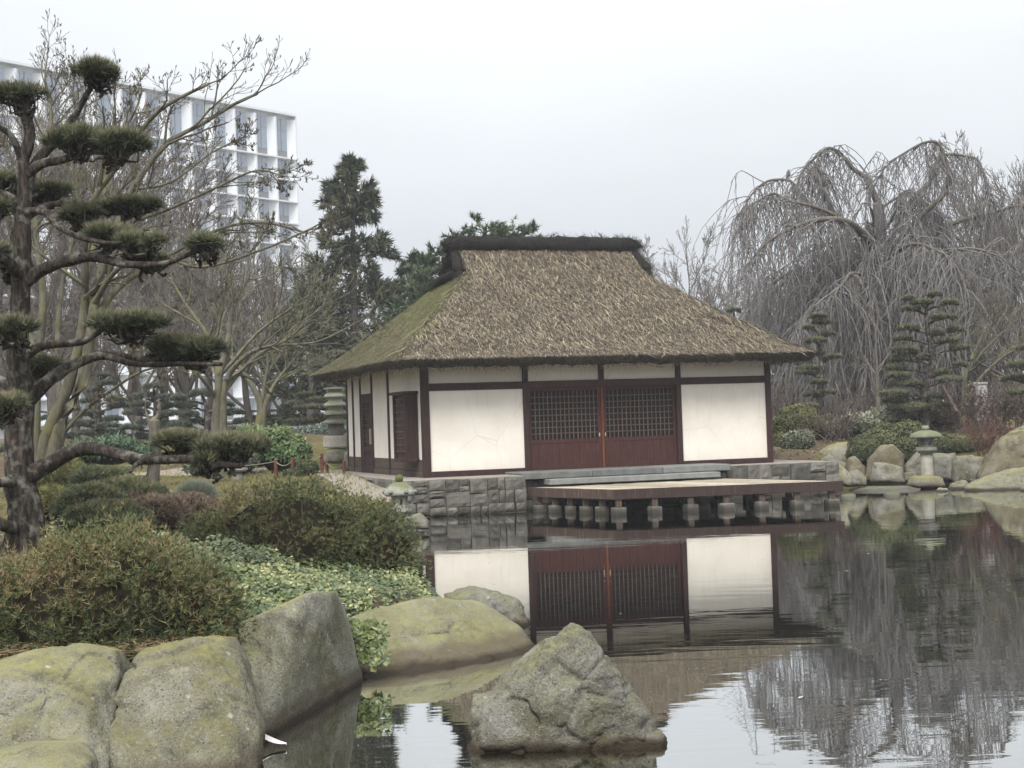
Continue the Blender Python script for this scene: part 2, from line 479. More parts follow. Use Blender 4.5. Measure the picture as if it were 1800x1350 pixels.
def axis_pts(lo, f0, f1, hi, step, grow=1.25):
    m = list(np.arange(f0, f1, step)); s = step; x = f1
    while x < hi: m.append(x); s *= grow; x += s
    m.append(hi); s = step; x = f0; pre = []
    while x > lo: s *= grow; x -= s; pre.append(max(x, lo))
    return np.array(sorted(set(pre + m)))
gx = axis_pts(-300, -13, 15, 300, 0.27); gy = axis_pts(-60, 5, 56, 380, 0.27)
GX, GY = np.meshgrid(gx, gy); GZ = ground_z(GX, GY)
nx, ny = len(gx), len(gy)
ii = (np.arange(ny - 1)[:, None] * nx + np.arange(nx - 1)[None]).ravel()
def m_ground(t):
    c = t.ramp(t.noise(1.2, 6, 0.6), [(0.3, (.055, .04, .025)), (0.48, (.09, .068, .042)), (0.6, (.12, .09, .06)), (0.75, (.17, .13, .09))])
    moss = t.ramp(t.noise(9, 4), [(0.3, (.05, .06, .018)), (0.6, (.115, .118, .032)), (0.8, (.18, .165, .06))])
    c = t.mix(t.rng(t.noise(.42, 5, .65), 0.50, 0.62), c, moss)
    litter = t.rng(t.voro(22), 0.05, 0.22)
    c = t.mix(t.rng(t.voro(26), 0.28, 0.12, 0, .55), c, (.20, .12, .075))
    wet = t.rng(t.posz(), 0.02, -0.06)
    c = t.mix(wet, c, (.028, .026, .014))
    t.col(c); t.bump(t.noise(30, 5, .7), .8, .03); t.rough(.95); t.spec(.1)
struct('ground', np_mesh('ground', np.stack([GX.ravel(), GY.ravel(), GZ.ravel()], 1), np.stack([ii, ii + 1, ii + nx + 1, ii + nx], 1), None, True), mat('ground', m_ground))

def m_water(t):
    nt = t.nt
    a = t.noise(1.0, 3, .5, t.pos((.55, 2.6, 1)), .4)
    b = t.noise(1.0, 2, .5, t.pos((2.4, 9.0, 1)))
    big = t.rng(t.noise(.22, 3, .5, t.pos((.6, 1.2, 1))), .40, .66, .10, 1.0)     # light air ruffling the pond here and there
    h = t.math('ADD', t.math('MULTIPLY', a, .55), t.math('MULTIPLY', t.math('MULTIPLY', b, .16), big))
    bp = t.n('ShaderNodeBump'); bp.inputs['Strength'].default_value = .062; bp.inputs['Distance'].default_value = .05
    t.l(h, bp.inputs['Height'])
    gl = t.n('ShaderNodeBsdfGlossy'); gl.inputs['Roughness'].default_value = .015
    gl.inputs['Color'].default_value = (.80, .81, .80, 1); t.l(bp.outputs[0], gl.inputs['Normal'])
    body = t.n('ShaderNodeBsdfDiffuse'); body.inputs['Color'].default_value = (.05, .046, .024, 1)
    tr = t.n('ShaderNodeBsdfTransparent'); tr.inputs['Color'].default_value = (.42, .38, .22, 1)
    under = t.n('ShaderNodeMixShader'); under.inputs[0].default_value = .45
    t.l(body.outputs[0], under.inputs[1]); t.l(tr.outputs[0], under.inputs[2])
    fr = t.n('ShaderNodeFresnel'); fr.inputs['IOR'].default_value = 1.75; t.l(bp.outputs[0], fr.inputs['Normal'])
    fac = t.rng(fr.outputs[0], .0, .41, .0, 1.0)
    mx = t.n('ShaderNodeMixShader'); t.l(fac, mx.inputs[0]); t.l(under.outputs[0], mx.inputs[1]); t.l(gl.outputs[0], mx.inputs[2])
    t.l(mx.outputs[0], t.out.inputs[0])
wx0, wy0, wx1, wy1 = -6, 2, 34, 42
struct('water', np_mesh('water', np.array([[wx0, wy0, 0], [wx1, wy0, 0], [wx1, wy1, 0], [wx0, wy1, 0]]), np.array([[0, 1, 2, 3]])), mat('water', m_water))

# gravel path crossing behind the shrubs on the left
def ribbon(pts, w, lift=.012, n=60):
    c = resample(pts, n); t = nrm(np.gradient(c, axis=0)); s = np.stack([-t[:, 1], t[:, 0]], 1)
    k = np.linspace(-1, 1, 7); q = c[:, None, :] + s[:, None, :] * k[None, :, None] * w * (.5)
    z = ground_z(q[..., 0], q[..., 1]) + lift
    V = np.concatenate([q, z[..., None]], -1).reshape(-1, 3); i = (np.arange(n - 1)[:, None] * 7 + np.arange(6)).ravel()
    return np_mesh('path', V, np.stack([i, i + 1, i + 8, i + 7], 1), None, True)
def m_gravel(t):
    c = t.ramp(t.noise(70, 3), [(.3, (.14, .12, .10)), (.5, (.24, .215, .18)), (.7, (.34, .31, .27))])
    c = t.mix(t.rng(t.noise(1.1, 4), .45, .65, 0, .5), c, (.20, .16, .12))
    t.col(c); t.bump(t.noise(90, 2), .6, .01)
struct('path', ribbon([[-30, 40], [-14, 41.5], [-9.2, 42.2], [-6.6, 41.4], [-5.2, 39.6], [-4.2, 37.2], [-3.5, 34.9], [-3.2, 33.2]], 1.4), mat('gravel', m_gravel))

# ------------------------------------------------------------------ haze
def m_haze(t):
    t.nt.nodes.remove(t.bs)
    v = t.n('ShaderNodeVolumePrincipled'); v.inputs['Density'].default_value = HAZE
    v.inputs['Color'].default_value = (.93, .96, 1, 1); v.inputs['Anisotropy'].default_value = .1
    t.l(v.outputs[0], t.out.inputs['Volume'])
HAZE = .0008
hz = part('haze', G().box((-305, -65, -2.2), (305, 385, 58)).mesh('haze'), mat('haze', m_haze)); tag(hz, 'thin pale winter haze filling the garden air', 'haze', None, 'stuff')
# ------------------------------------------------------------------ tea house
def m_plaster(t):
    c = t.ramp(t.noise(1.1, 5, .6), [(.3, (.70, .65, .575)), (.6, (.80, .752, .68))])
    streak = t.rng(t.noise(2.0, 5, .6, t.pos((6, 6, .5))), .55, .75, 0, .26)
    c = t.mix(streak, c, (.56, .51, .44))
    c = t.mix(t.rng(t.noise(34, 2), .70, .76, 0, .5), c, (.45, .41, .36))
    c = t.mix(t.rng(t.voro(.9, t.pos((1, 1, .7)), 'DISTANCE_TO_EDGE'), .006, .002, 0, .30), c, (.40, .35, .30))
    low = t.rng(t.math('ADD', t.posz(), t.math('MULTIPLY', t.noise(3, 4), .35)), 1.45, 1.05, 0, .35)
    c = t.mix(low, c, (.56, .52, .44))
    t.col(c); t.bump(t.noise(60, 4), .25, .004); t.rough(.9)
def wood(name, a, b, cc):
    def f(t):
        v = t.pos((9, 9, 1.1))
        c = t.ramp(t.noise(3, 5, .6, v), [(.3, a), (.55, b), (.75, cc)])
        t.col(c); t.bump(t.noise(9, 4, .6, v), .4, .006); t.rough(.7)
    return mat(name, f)
PLASTER = mat('plaster', m_plaster)
POSTW = wood('post_wood', (.022, .012, .011), (.040, .020, .018), (.062, .034, .030))
REDW = wood('red_wood', (.036, .014, .012), (.058, .021, .018), (.085, .034, .028))
ORANGEW = wood('meeting_stile_wood', (.09, .030, .014), (.14, .048, .02), (.18, .07, .03))
GREYW = wood('weathered_wood', (.05, .035, .028), (.085, .06, .048), (.14, .105, .085))
def m_dark(t): t.col((.010, .010, .011)); t.rough(.6); t.spec(.12)
LATW = wood('lattice_wood', (.075, .048, .040), (.11, .075, .064), (.15, .11, .095))
DARK = mat('dark_interior', m_dark)
def m_brass(t): t.col((.62, .55, .40)); t.rough(.4); t.bs.inputs['Metallic'].default_value = .6
BRASS = mat('pale_metal', m_brass)
def hbox(u0, u1, v0, v1, z0, z1): return G().box((u0, v0, z0), (u1, v1, z1), M=H)
def bevel_me(me, w=.008):
    bm = bmesh.new(); bm.from_mesh(me); bmesh.ops.bevel(bm, geom=bm.edges[:], offset=w, segments=1, affect='EDGES'); bm.to_mesh(me); bm.free(); return me
house = thing('tea_house', 'white plastered tea house with thatched roof standing beside the pond', 'house', H([4.3, 3.9, .8]))
def hp(name, b, mt, parent=house, bev=.008): return part(name, bevel_me(b.mesh(name), bev) if bev else b.mesh(name), mt, parent)
ZB, ZP0, ZP1, ZBM, ZT = .8, .93, 2.77, 2.94, 3.52
UL, UR, VB = -.17, 8.72, 7.9
# posts of the front
for a, b in ((UL, .0), (2.27, 2.40), (6.17, 6.30), (8.58, UR)):
    hp('post', hbox(a, b, -.02, .16, ZB, ZT), POSTW)
hp('post', hbox(4.18, 4.31, -.015, .14, ZBM, ZT), POSTW)
# beams, sills, plaster panels of the front
for a, b in ((.0, 2.27), (2.40, 6.17), (6.30, 8.58)):
    hp('beam', hbox(a, b, .0, .13, ZP1, ZBM), POSTW if a != 2.40 else REDW)
for a, b in ((.0, 2.27), (6.30, 8.58)):
    hp('sill', hbox(a, b, -.03, .13, ZB, ZP0), POSTW)
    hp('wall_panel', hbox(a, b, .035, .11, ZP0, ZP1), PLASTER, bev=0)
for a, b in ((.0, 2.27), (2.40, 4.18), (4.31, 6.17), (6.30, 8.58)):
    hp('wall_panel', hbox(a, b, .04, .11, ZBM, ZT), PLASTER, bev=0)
# two sliding lattice doors
def lattice(u0, u1, z0, z1, nu, nz, v0, v1, bw=.021, side=None):
    g = G()
    for i in range(1, nu):
        x = u0 + (u1 - u0) * i / nu
        g.box((x - bw / 2, v0, z0), (x + bw / 2, v1, z1), M=H)
    for j in range(1, nz):
        z = z0 + (z1 - z0) * j / nz
        g.box((u0, v0 + .004, z - bw / 2), (u1, v1 + .003, z + bw / 2), M=H)
    return g
for k, (a, b) in enumerate(((2.40, 4.225), (4.275, 6.17))):
    v = .05 + .035 * k
    d = part('door', bevel_me(hbox(a, b, v, v + .035, .86, .98).mesh('door'), .004), REDW, house)
    st = .07
    hp('stile', hbox(a, a + st, v, v + .035, .98, 2.77), REDW if k == 0 else ORANGEW, d, .004) if k == 0 else hp('stile', hbox(a, a + .10, v, v + .035, .98, 2.77), REDW, d, .004)
    hp('stile', hbox(b - (.10 if k == 0 else st), b, v, v + .035, .98, 2.77), REDW, d, .004)
    hp('rail', hbox(a + .07, b - .07, v + .001, v + .034, 1.47, 1.56), REDW, d, .004)
    hp('rail', hbox(a + .07, b - .07, v + .001, v + .034, 2.70, 2.77), REDW, d, .004)
    hp('lattice', lattice(a + st, b - st, 1.56, 2.70, 16, 8, v + .004, v + .026), LATW, d, 0)
    n = 10
    for i in range(n):
        x0 = a + st + (b - a - 2 * st) * i / n
        hp('board', hbox(x0 + .002, x0 + (b - a - 2 * st) / n - .002, v + .012, v + .028, .98, 1.47), REDW, d, .003)
    hp('backing', hbox(a + .02, b - .02, v + .036, v + .05, .9, 2.76), DARK, d, 0)
    hx = b - .06 if k == 0 else a + .055
    hp('handle', hbox(hx - .012, hx + .012, v - .02, v, 1.60, 1.68), BRASS, d, .003)
hp('meeting_strip', hbox(4.225, 4.275, .02, .08, .86, 2.77), ORANGEW, house, .004)
hp('threshold', hbox(2.40, 6.17, -.04, .13, .80, .86), POSTW)
# left side wall (u = UL plane)
posts_v = ((3.12, 3.24), (4.85, 4.95), (6.15, 6.25), (7.05, 7.15), (VB - .1, VB))
for a, b in posts_v:
    hp('post', hbox(UL - .015, UL + .12, a, b, ZB, ZT), POSTW)
bays = ((.16, 3.12), (3.24, 4.85), (6.25, 7.05), (7.15, VB - .1))
for a, b in bays:
    hp('dado_panel', hbox(UL + .01, UL + .08, a, b, .95, 1.20), GREYW, house, .004)
    hp('skirting', hbox(UL - .005, UL + .09, a, b, ZB, .94), GREYW, house, .006)
    hp('wall_panel', hbox(UL + .02, UL + .1, a, b, 1.205, ZT), PLASTER, house, 0)
hp('wall_panel', hbox(UL + .02, UL + .1, 4.95, 6.15, 2.87, ZT), PLASTER, house, 0)
# narrow latticed side door
sd_ = part('side_door', bevel_me(hbox(UL, UL + .06, 4.95, 6.15, .82, 1.0).mesh('side_door'), .004), POSTW, house)
hp('rail', hbox(UL - .001, UL + .06, 4.95, 6.15, 2.62, 2.86), POSTW, sd_, .004)
hp('rail', hbox(UL - .001, UL + .06, 5.2, 5.9, 1.36, 1.48), POSTW, sd_, .004)
hp('stile', hbox(UL - .003, UL + .06, 4.95, 5.2, 1.0, 2.62), POSTW, sd_, .004)
hp('stile', hbox(UL - .003, UL + .06, 5.9, 6.15, 1.0, 2.62), POSTW, sd_, .004)
hp('kick_panel', hbox(UL + .02, UL + .05, 5.2, 5.9, 1.0, 1.36), POSTW, sd_, .004)
g = G()
for i in range(1, 4):
    y = 5.2 + .7 * i / 4; g.box((UL + .01, y - .012, 1.48), (UL + .03, y + .012, 2.62), M=H)
for j in range(1, 8):
    z = 1.48 + 1.14 * j / 8; g.box((UL + .012, 5.2, z - .014), (UL + .034, 5.9, z + .014), M=H)
hp('lattice', g, GREYW, sd_, 0)
hp('backing', hbox(UL + .05, UL + .07, 5.0, 6.1, 1.3, 2.7), REDW, sd_, 0)
hp('handle', hbox(UL - .05, UL, 5.02, 5.06, 1.55, 1.95), BRASS, sd_, .004)
# projecting lattice window near the corner
bw = part('bay_window', bevel_me(hbox(UL - .30, UL + .02, .42, 1.55, 1.16, 1.24).mesh('bay_window'), .006), POSTW, house)
hp('hood', hbox(UL - .36, UL + .02, .36, 1.62, 2.72, 2.79), POSTW, bw, .006)
for a, b in ((.42, .50), (1.47, 1.55)):
    hp('frame', hbox(UL - .30, UL - .22, a, b, 1.24, 2.72), POSTW, bw, .005)
hp('side_board', hbox(UL - .28, UL, .44, .47, 1.24, 2.72), POSTW, bw, 0)
hp('side_board', hbox(UL - .28, UL, 1.50, 1.53, 1.24, 2.72), POSTW, bw, 0)
g = G()
for i in range(1, 5):
    y = .5 + .97 * i / 5; g.box((UL - .27, y - .012, 1.4), (UL - .25, y + .012, 2.72), M=H)
for j in range(0, 9):
    z = 1.4 + 1.3 * j / 8.5; g.box((UL - .268, .5, z - .014), (UL - .246, 1.47, z + .014), M=H)
hp('lattice', g, GREYW, bw, 0)
hp('backing', hbox(UL - .235, UL - .22, .5, 1.47, 1.24, 2.72), REDW, bw, 0)
# plain back and right walls
hp('wall_panel', hbox(UR - .12, UR - .02, .16, VB, ZB, ZT), PLASTER, house, 0)
hp('wall_panel', hbox(UL + .1, UR - .1, VB - .1, VB - .02, ZB, ZT), PLASTER, house, 0)
hp('post', hbox(UR - .14, UR, VB - .12, VB + .01, ZB, ZT), POSTW)

# ---- thatched roof: hip roof with small open gables under a heather ridge
RC = np.array([4.36, 3.95]); RA, RB = 5.40, 4.75      # centre and half sizes in the house frame
ZE, ZR, UG, ZG = 3.46, 6.52, 2.40, 5.84
def zf(w): return ZE + (ZR - ZE) * np.clip(1 - np.abs(w) / RB, 0, 1) ** 1.22
def zs(u): return ZE + (ZG - ZE) * np.clip((RA - np.abs(u)) / (RA - UG), 0, 1) ** 1.12
def roof_z(u, w):
    a, b = zf(w), zs(u); inner = np.abs(u) <= UG
    k = .10; h = np.clip(.5 + .5 * (b - a) / k, 0, 1); sm = b * (1 - h) + a * h - k * h * (1 - h)
    return np.where(inner, a, sm)
def squeeze(x, y, n=26):
    m_ = np.maximum(np.abs(x), np.abs(y)); r = (np.abs(x) ** n + np.abs(y) ** n) ** (1 / n)
    f = np.where(r > 1e-6, m_ / np.maximum(r, 1e-6), 1); return x * f, y * f
xs = np.unique(np.concatenate([np.linspace(-1, 1, 121), [-UG / RA, UG / RA, -UG / RA - .002, UG / RA + .002]])); ys = np.linspace(-1, 1, 111)
X, Y = np.meshgrid(xs, ys); X2, Y2 = squeeze(X, Y)
u_, w_ = X2 * RA, Y2 * RB
z_ = roof_z(X * RA, Y * RB)
nz = np.array([mnoise.fractal(Vector((a * 1.8, b * 1.8, c)), .8, 2, 4) for a, b, c in zip(u_.ravel(), w_.ravel(), z_.ravel())]).reshape(u_.shape)
z_ = z_ + nz * .035
top = H(np.stack([u_ + RC[0], w_ + RC[1], z_], -1).reshape(-1, 3)); nxr, nyr = len(xs), len(ys)
i = (np.arange(nyr - 1)[:, None] * nxr + np.arange(nxr - 1)).ravel()
g = G(); g.add(top, np.stack([i, i + 1, i + nxr + 1, i + nxr], 1))
# eave edge and underside
ring = np.concatenate([np.arange(nxr), np.arange(1, nyr) * nxr + nxr - 1, (nyr - 1) * nxr + np.arange(nxr - 2, -1, -1), np.arange(nyr - 2, 0, -1) * nxr])
rp = np.stack([u_.ravel()[ring], w_.ravel()[ring], z_.ravel()[ring]], 1); nr = len(rp)
jag = rng.normal(0, .012, nr)
low = rp.copy(); low[:, :2] *= .985; low[:, 2] -= .19 + jag
inn = rp.copy(); inn[:, :2] *= .80; inn[:, 2] = 3.50
V = np.concatenate([rp, low, inn]); V[:, :2] += RC
k = np.arange(nr); k2 = (k + 1) % nr
g.add(H(V), np.concatenate([np.stack([k2, k, nr + k, nr + k2], 1), np.stack([nr + k2, nr + k, 2 * nr + k, 2 * nr + k2], 1)]))
def m_thatch(t):
    c = t.ramp(t.noise(16, 6, .7), [(.28, (.030, .026, .020)), (.45, (.075, .064, .048)), (.6, (.135, .118, .09)), (.8, (.22, .19, .145))])
    c = t.mix(t.rng(t.noise(.9, 4, .6), .35, .7, 0, .55), c, (.045, .038, .030))
    t.col(c); t.bump(t.noise(45, 5, .75), 1.0, .05); t.rough(1); t.spec(.05)
THATCH = mat('thatch', m_thatch)
roof = part('roof', g.mesh('roof', True), THATCH, house)
# loose reed ends over the slopes
def on_roof(n, bias=None):
    uu = rng.uniform(-1, 1, n); ww = rng.uniform(-1, 1, n) if bias is None else bias(n)
    a, b = uu * RA, ww * RB; e = .02
    z = roof_z(a, b); du = (roof_z(a + e, b) - z) / e; dw = (roof_z(a, b + e) - z) / e
    ok = (np.abs(du) < 3) & (np.abs(dw) < 3); a, b, z, du, dw = a[ok], b[ok], z[ok], du[ok], dw[ok]
    sx, sy = squeeze(a / RA, b / RB); N = nrm(np.stack([-du, -dw, np.ones_like(du)], 1))
    D = np.stack([-du, -dw, -(du ** 2 + dw ** 2)], 1); D = nrm(D + 1e-6)
    return np.stack([sx * RA, sy * RB, z], 1), N, D
def straws(g, n, length, width, spread, lift, var, bias=None, seg=1, jit=0.0, wob=.0):
    p, N, D = on_roof(n, bias); n = len(p)
    S = np.cross(N, D); a = rng.normal(0, spread, n)[:, None]
    d = nrm(D * np.cos(a) + S * np.sin(a) + N * rng.normal(lift, abs(lift) * .6 + .02, n)[:, None]); s = nrm(np.cross(d, N))
    L = (length[0] + (length[1] - length[0]) * rng.random(n) ** 2)[:, None]; W = width * (.6 + .8 * rng.random((n, 1)))
    st = p + N * .012 + np.array([0, 0, .02])
    mid = st + d * L * .5 + s * rng.normal(0, wob, n)[:, None] * L + N * .015
    en = st + d * L + s * rng.normal(0, wob * 2, n)[:, None] * L - N * .01
    V = np.stack([st - s * W, st + s * W, mid - s * W * .9, mid + s * W * .9, en], 1)
    V[..., :2] += RC
    i = np.arange(n)[:, None] * 5
    vv = np.clip(rng.normal(var[0], var[1], n), 0, 1)
    g.add(H(V.reshape(-1, 3)), np.concatenate([i + [0, 1, 3], i + [0, 3, 2], i + [2, 3, 4]]), np.repeat(vv, 5))
def m_straw(t):
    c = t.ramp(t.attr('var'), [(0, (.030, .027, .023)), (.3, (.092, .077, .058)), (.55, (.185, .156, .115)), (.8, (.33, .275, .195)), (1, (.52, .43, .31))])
    # moss grown over the shaded end of the roof, ragged edged
    p = t.n('ShaderNodeNewGeometry'); dot = t.n('ShaderNodeVectorMath', operation='DOT_PRODUCT'); t.l(p.outputs['Position'], dot.inputs[0]); dot.inputs[1].default_value = tuple(HU)
    uu = t.math('SUBTRACT', dot.outputs['Value'], float(HA @ HU))
    c = t.mix(t.rng(t.noise(1.1, 5, .65, t.pos((1, 1, 1.6))), .46, .66, 0, .62), c, t.mix(.5, c, (.030, .024, .017)))
    z = t.posz(); nn = t.math('SUBTRACT', t.noise(1.7, 5, .65), .5)
    q = t.math('SUBTRACT', uu, t.math('SUBTRACT', t.math('MULTIPLY', t.math('SUBTRACT', z, 3.46), 1.15), .9))
    q = t.math('ADD', q, t.math('MULTIPLY', nn, 1.6))
    mz = t.math('MULTIPLY', t.math('MULTIPLY', t.rng(q, .35, -.2, 0, .9), t.rng(z, 5.72, 5.5)), t.rng(t.math('ADD', z, t.math('MULTIPLY', nn, 3.5)), 3.3, 5.0, .25, 1))
    c = t.mix(t.math('MULTIPLY', mz, t.rng(t.noise(6, 3), .3, .62)), c, (.18, .235, .022))
    t.col(c); t.rough(.9); t.spec(.1)
STRAW = mat('straw', m_straw)
g = G(); straws(g, 76000, (.08, .28), .0066, .17, .09, (.46, .22)); straws(g, 9000, (.12, .32), .006, .30, .10, (.66, .13), wob=.05)
part('reed_ends', g.mesh('reed_ends'), STRAW, roof, kind='stuff')
g = G(); straws(g, 300, (.22, .8), .0075, .30, .06, (.85, .10), wob=.07)
straws(g, 330, (.22, .8), .0075, .25, .05, (.85, .08), bias=lambda n: -rng.random(n) ** .7, wob=.07)
part('stray_reeds', g.mesh('stray_reeds'), STRAW, roof, kind='stuff')
# fringe under the eave
g = G(); t_ = rng.random(5000) * nr; i0 = t_.astype(int) % nr; p0 = low[i0] + (low[(i0 + 1) % nr] - low[i0]) * (t_ - t_.astype(int))[:, None]
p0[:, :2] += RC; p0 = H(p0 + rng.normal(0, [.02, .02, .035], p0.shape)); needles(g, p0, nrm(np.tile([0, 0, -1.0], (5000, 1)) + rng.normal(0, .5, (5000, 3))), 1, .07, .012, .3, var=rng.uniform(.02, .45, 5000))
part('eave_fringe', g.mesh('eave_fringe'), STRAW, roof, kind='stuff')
# ridge: thick roll of dark heather
def m_heather(t):
    c = t.ramp(t.noise(38, 5, .7), [(.3, (.012, .012, .012)), (.55, (.036, .034, .032)), (.8, (.085, .078, .068))])
    t.col(c); t.bump(t.noise(60, 4, .7), 1, .04); t.rough(1); t.spec(.05)
HEATHER = mat('heather', m_heather)
def roll(pts, r0, name, parent, n=60, sides=20, flat=1.0, fuzz=3000, amp=.05):
    c = resample(pts, n); T = nrm(np.gradient(c, axis=0)); a, b = frames(T)
    ang = np.arange(sides) * 2 * np.pi / sides; tt = np.linspace(0, 1, n)
    rr = r0 * np.minimum(1, np.sqrt(np.clip(1 - (np.abs(tt - .5) * 2) ** 14, 0, 1)) + .12)
    ringv = c[:, None] + (a[:, None] * np.cos(ang)[None, :, None] + b[:, None] * np.sin(ang)[None, :, None] * flat) * rr[:, None, None]
    nn = np.array([mnoise.fractal(Vector(q) * 3.5, .8, 2, 4) for q in ringv.reshape(-1, 3)]).reshape(n, sides)
    ringv += (ringv - c[:, None]) / np.maximum(rr[:, None, None], .02) * nn[..., None] * amp
    i = np.arange(n - 1)[:, None] * sides; k = np.arange(sides)[None]; k2 = (k + 1) % sides
    g = G(); g.add(H(ringv.reshape(-1, 3)), np.stack([i + k, i + k2, i + sides + k2, i + sides + k], -1).reshape(-1, 4))
    for e in (0, n - 1):
        cc = np.vstack([ringv[e], c[e][None]]); f = np.stack([k[0], k2[0], np.full(sides, sides)], 1)
        g.add(H(cc), f)
    o = part(name, g.mesh(name, True), HEATHER, parent)
    g2 = G(); s = rng.integers(0, n * sides, fuzz); q = ringv.reshape(-1, 3)[s] + rng.normal(0, .03, (fuzz, 3)); cN = nrm(q - np.repeat(c, sides, 0)[s])
    d = nrm(cN * .35 + rng.normal(0, .6, (fuzz, 3)) + T[np.minimum(s // sides, n - 1)] * rng.choice([-1, 1], (fuzz, 1)))
    needles(g2, H(q), nrm(d @ np.stack([HU, HV, [0, 0, 1.0]])), 1, .15, .011, .2, var=np.clip(rng.normal(.12, .12, fuzz), 0, 1))
    part('heather_ends', g2.mesh('heather_ends'), HEATHER, o, kind='stuff')
    return o
cu, cw = RC
roll([[cu - 2.62, cw, 6.45], [cu - 2.42, cw, 6.57], [cu - 1.5, cw, 6.60], [cu, cw, 6.60], [cu + 1.5, cw, 6.60], [cu + 2.40, cw, 6.57], [cu + 2.55, cw, 6.48]], .225, 'ridge_roll', roof, fuzz=5000)
for sg in (-1, 1):
    for sw in (-1, 1):      # thatched verge of the gable
        roll([[cu + sg * 2.48, cw + sw * .06, 6.42], [cu + sg * 2.53, cw + sw * .38, 6.16], [cu + sg * 2.60, cw + sw * .80, 5.84]], .12, 'gable_verge', roof, 16, 12, fuzz=400, amp=.03)
    roll([[cu + sg * 2.52, cw - .95, 5.74], [cu + sg * 2.66, cw - .45, 5.76], [cu + sg * 2.74, cw, 5.74], [cu + sg * 2.76, cw + .6, 5.66], [cu + sg * 2.80, cw + 1.1, 5.52]], .11, 'gable_skirt', roof, 24, 12, fuzz=700, amp=.04)
    g = G(); x = cu + sg * (UG + .02)
    g.add(H(np.array([[x, cw - .85, 5.72], [x, cw + .85, 5.72], [x, cw, 6.42], [x + sg * .02, cw - .85, 5.72], [x + sg * .02, cw + .85, 5.72], [x + sg * .02, cw, 6.42]])), [[0, 1, 2], [3, 4, 5]])
    part('gable_shade', g.mesh('gable_shade'), DARK, roof)  # near-black sheet painted in for the shade of the open gable
    gx_ = cu + sg * 2.47
    part('gable_strut', hbox(gx_ - .03, gx_ + .03, cw + .10, cw + .16, 5.75, 6.35).mesh('gable_strut'), POSTW, roof)
# ------------------------------------------------------------------ stone terrace, steps, deck
def granite(name, dark, mid, light, moss=.35, wet=True, mosscol=(.10, .115, .04), sc=1.0):
    def f(t):
        v = t.n('ShaderNodeTexCoord').outputs['Object']
        r = t.rand()
        c = t.ramp(t.noise(5 * sc, 6, .65), [(.3, dark), (.5, mid), (.72, light)])
        c = t.mix(t.rng(r, 0, 1, 0, .45), c, mid)
        hv = t.n('ShaderNodeHueSaturation'); t.l(t.rng(r, 0, 1, .6, 1.4), hv.inputs['Value']); t.l(c, hv.inputs['Color']); c = hv.outputs[0]
        sp = t.rng(t.noise(130 * sc, 2, .5), .35, .65, .72, 1.25)
        c = t.mix(1.0, c, t.ramp(sp, [(0, (0, 0, 0)), (1, (1, 1, 1))]), 'MULTIPLY') if False else c
        c = t.mix(t.rng(t.noise(90 * sc, 2), .56, .64, 0, .5), c, dark); c = t.mix(t.rng(t.noise(80 * sc, 2), .36, .30, 0, .4), c, light)
        k = t.math('ADD', t.math('MULTIPLY', t.normz(), .6), t.noise(2.6 * sc, 5, .65))
        c = t.mix(t.rng(k, .72, 1.0, 0, moss * 1.6), c, mosscol)
        if wet:
            wz = t.math('ADD', t.posz(), t.math('MULTIPLY', t.math('SUBTRACT', t.noise(6, 3), .5), .06))
            c = t.mix(t.rng(wz, .13, .05, 0, .72), c, (.030, .024, .016))
        t.col(c); t.bump(t.noise(26 * sc, 6, .7), .55, .02); t.rough(.88); t.spec(.2)
    return mat(name, f)
WALLSTONE = granite('wall_granite', (.055, .050, .043), (.125, .117, .103), (.215, .203, .18), .3)
PALESTONE = granite('pale_granite', (.16, .155, .14), (.26, .25, .225), (.38, .37, .34), .35)
STEPSTONE = granite('step_concrete', (.13, .135, .13), (.19, .195, .19), (.26, .265, .25), .12, mosscol=(.12, .13, .08))
def m_mortar(t): t.col(t.ramp(t.noise(8), [(.3, (.016, .015, .013)), (.7, (.035, .033, .03))])); t.rough(1)
MORTAR = mat('dark_joint', m_mortar)
def m_paving(t):
    c = t.ramp(t.noise(4, 6, .7), [(.3, (.17, .145, .125)), (.5, (.26, .23, .205)), (.75, (.34, .31, .28))])
    c = t.mix(t.rng(t.voro(60), .1, .4), (.12, .10, .085), c); t.col(c); t.bump(t.noise(80, 3), .5, .01)
terrace = thing('stone_terrace', 'low terrace of squared granite stones carrying the tea house above the pond', 'terrace', H([4, 3, 0]))
T0, T1 = -1.1, 10.0
RV = -1.05
part('paving', hbox(T0 + .12, 1.73, WALLV + .14, RV + .14, .2, .7985).mesh('paving'), mat('terrace_paving', m_paving), terrace)
part('paving', hbox(T0 + .12, T1 - .1, RV + .14, 10.2, .2, .798).mesh('paving'), mat('terrace_paving', m_paving), terrace)
part('wall_core', hbox(T0 + .1, 1.70, WALLV + .12, RV + .12, -.6, .741).mesh('wall_core'), MORTAR, terrace)
part('wall_core', hbox(T0 + .1, T1 - .08, RV + .12, 10.0, -.6, .74).mesh('wall_core'), MORTAR, terrace)
def split(u0, u1, z0, z1, mw, mh, out):
    w, h = u1 - u0, z1 - z0
    if w > mw * rng.uniform(.85, 1.5) and w >= h * .9:
        k = u0 + w * rng.uniform(.36, .64); split(u0, k, z0, z1, mw, mh, out); split(k, u1, z0, z1, mw, mh, out)
    elif h > mh * rng.uniform(.9, 1.5):
        k = z0 + h * rng.uniform(.4, .6); split(u0, u1, z0, k, mw, mh, out); split(u0, u1, k, z1, mw, mh, out)
    else: out.append((u0, u1, z0, z1))
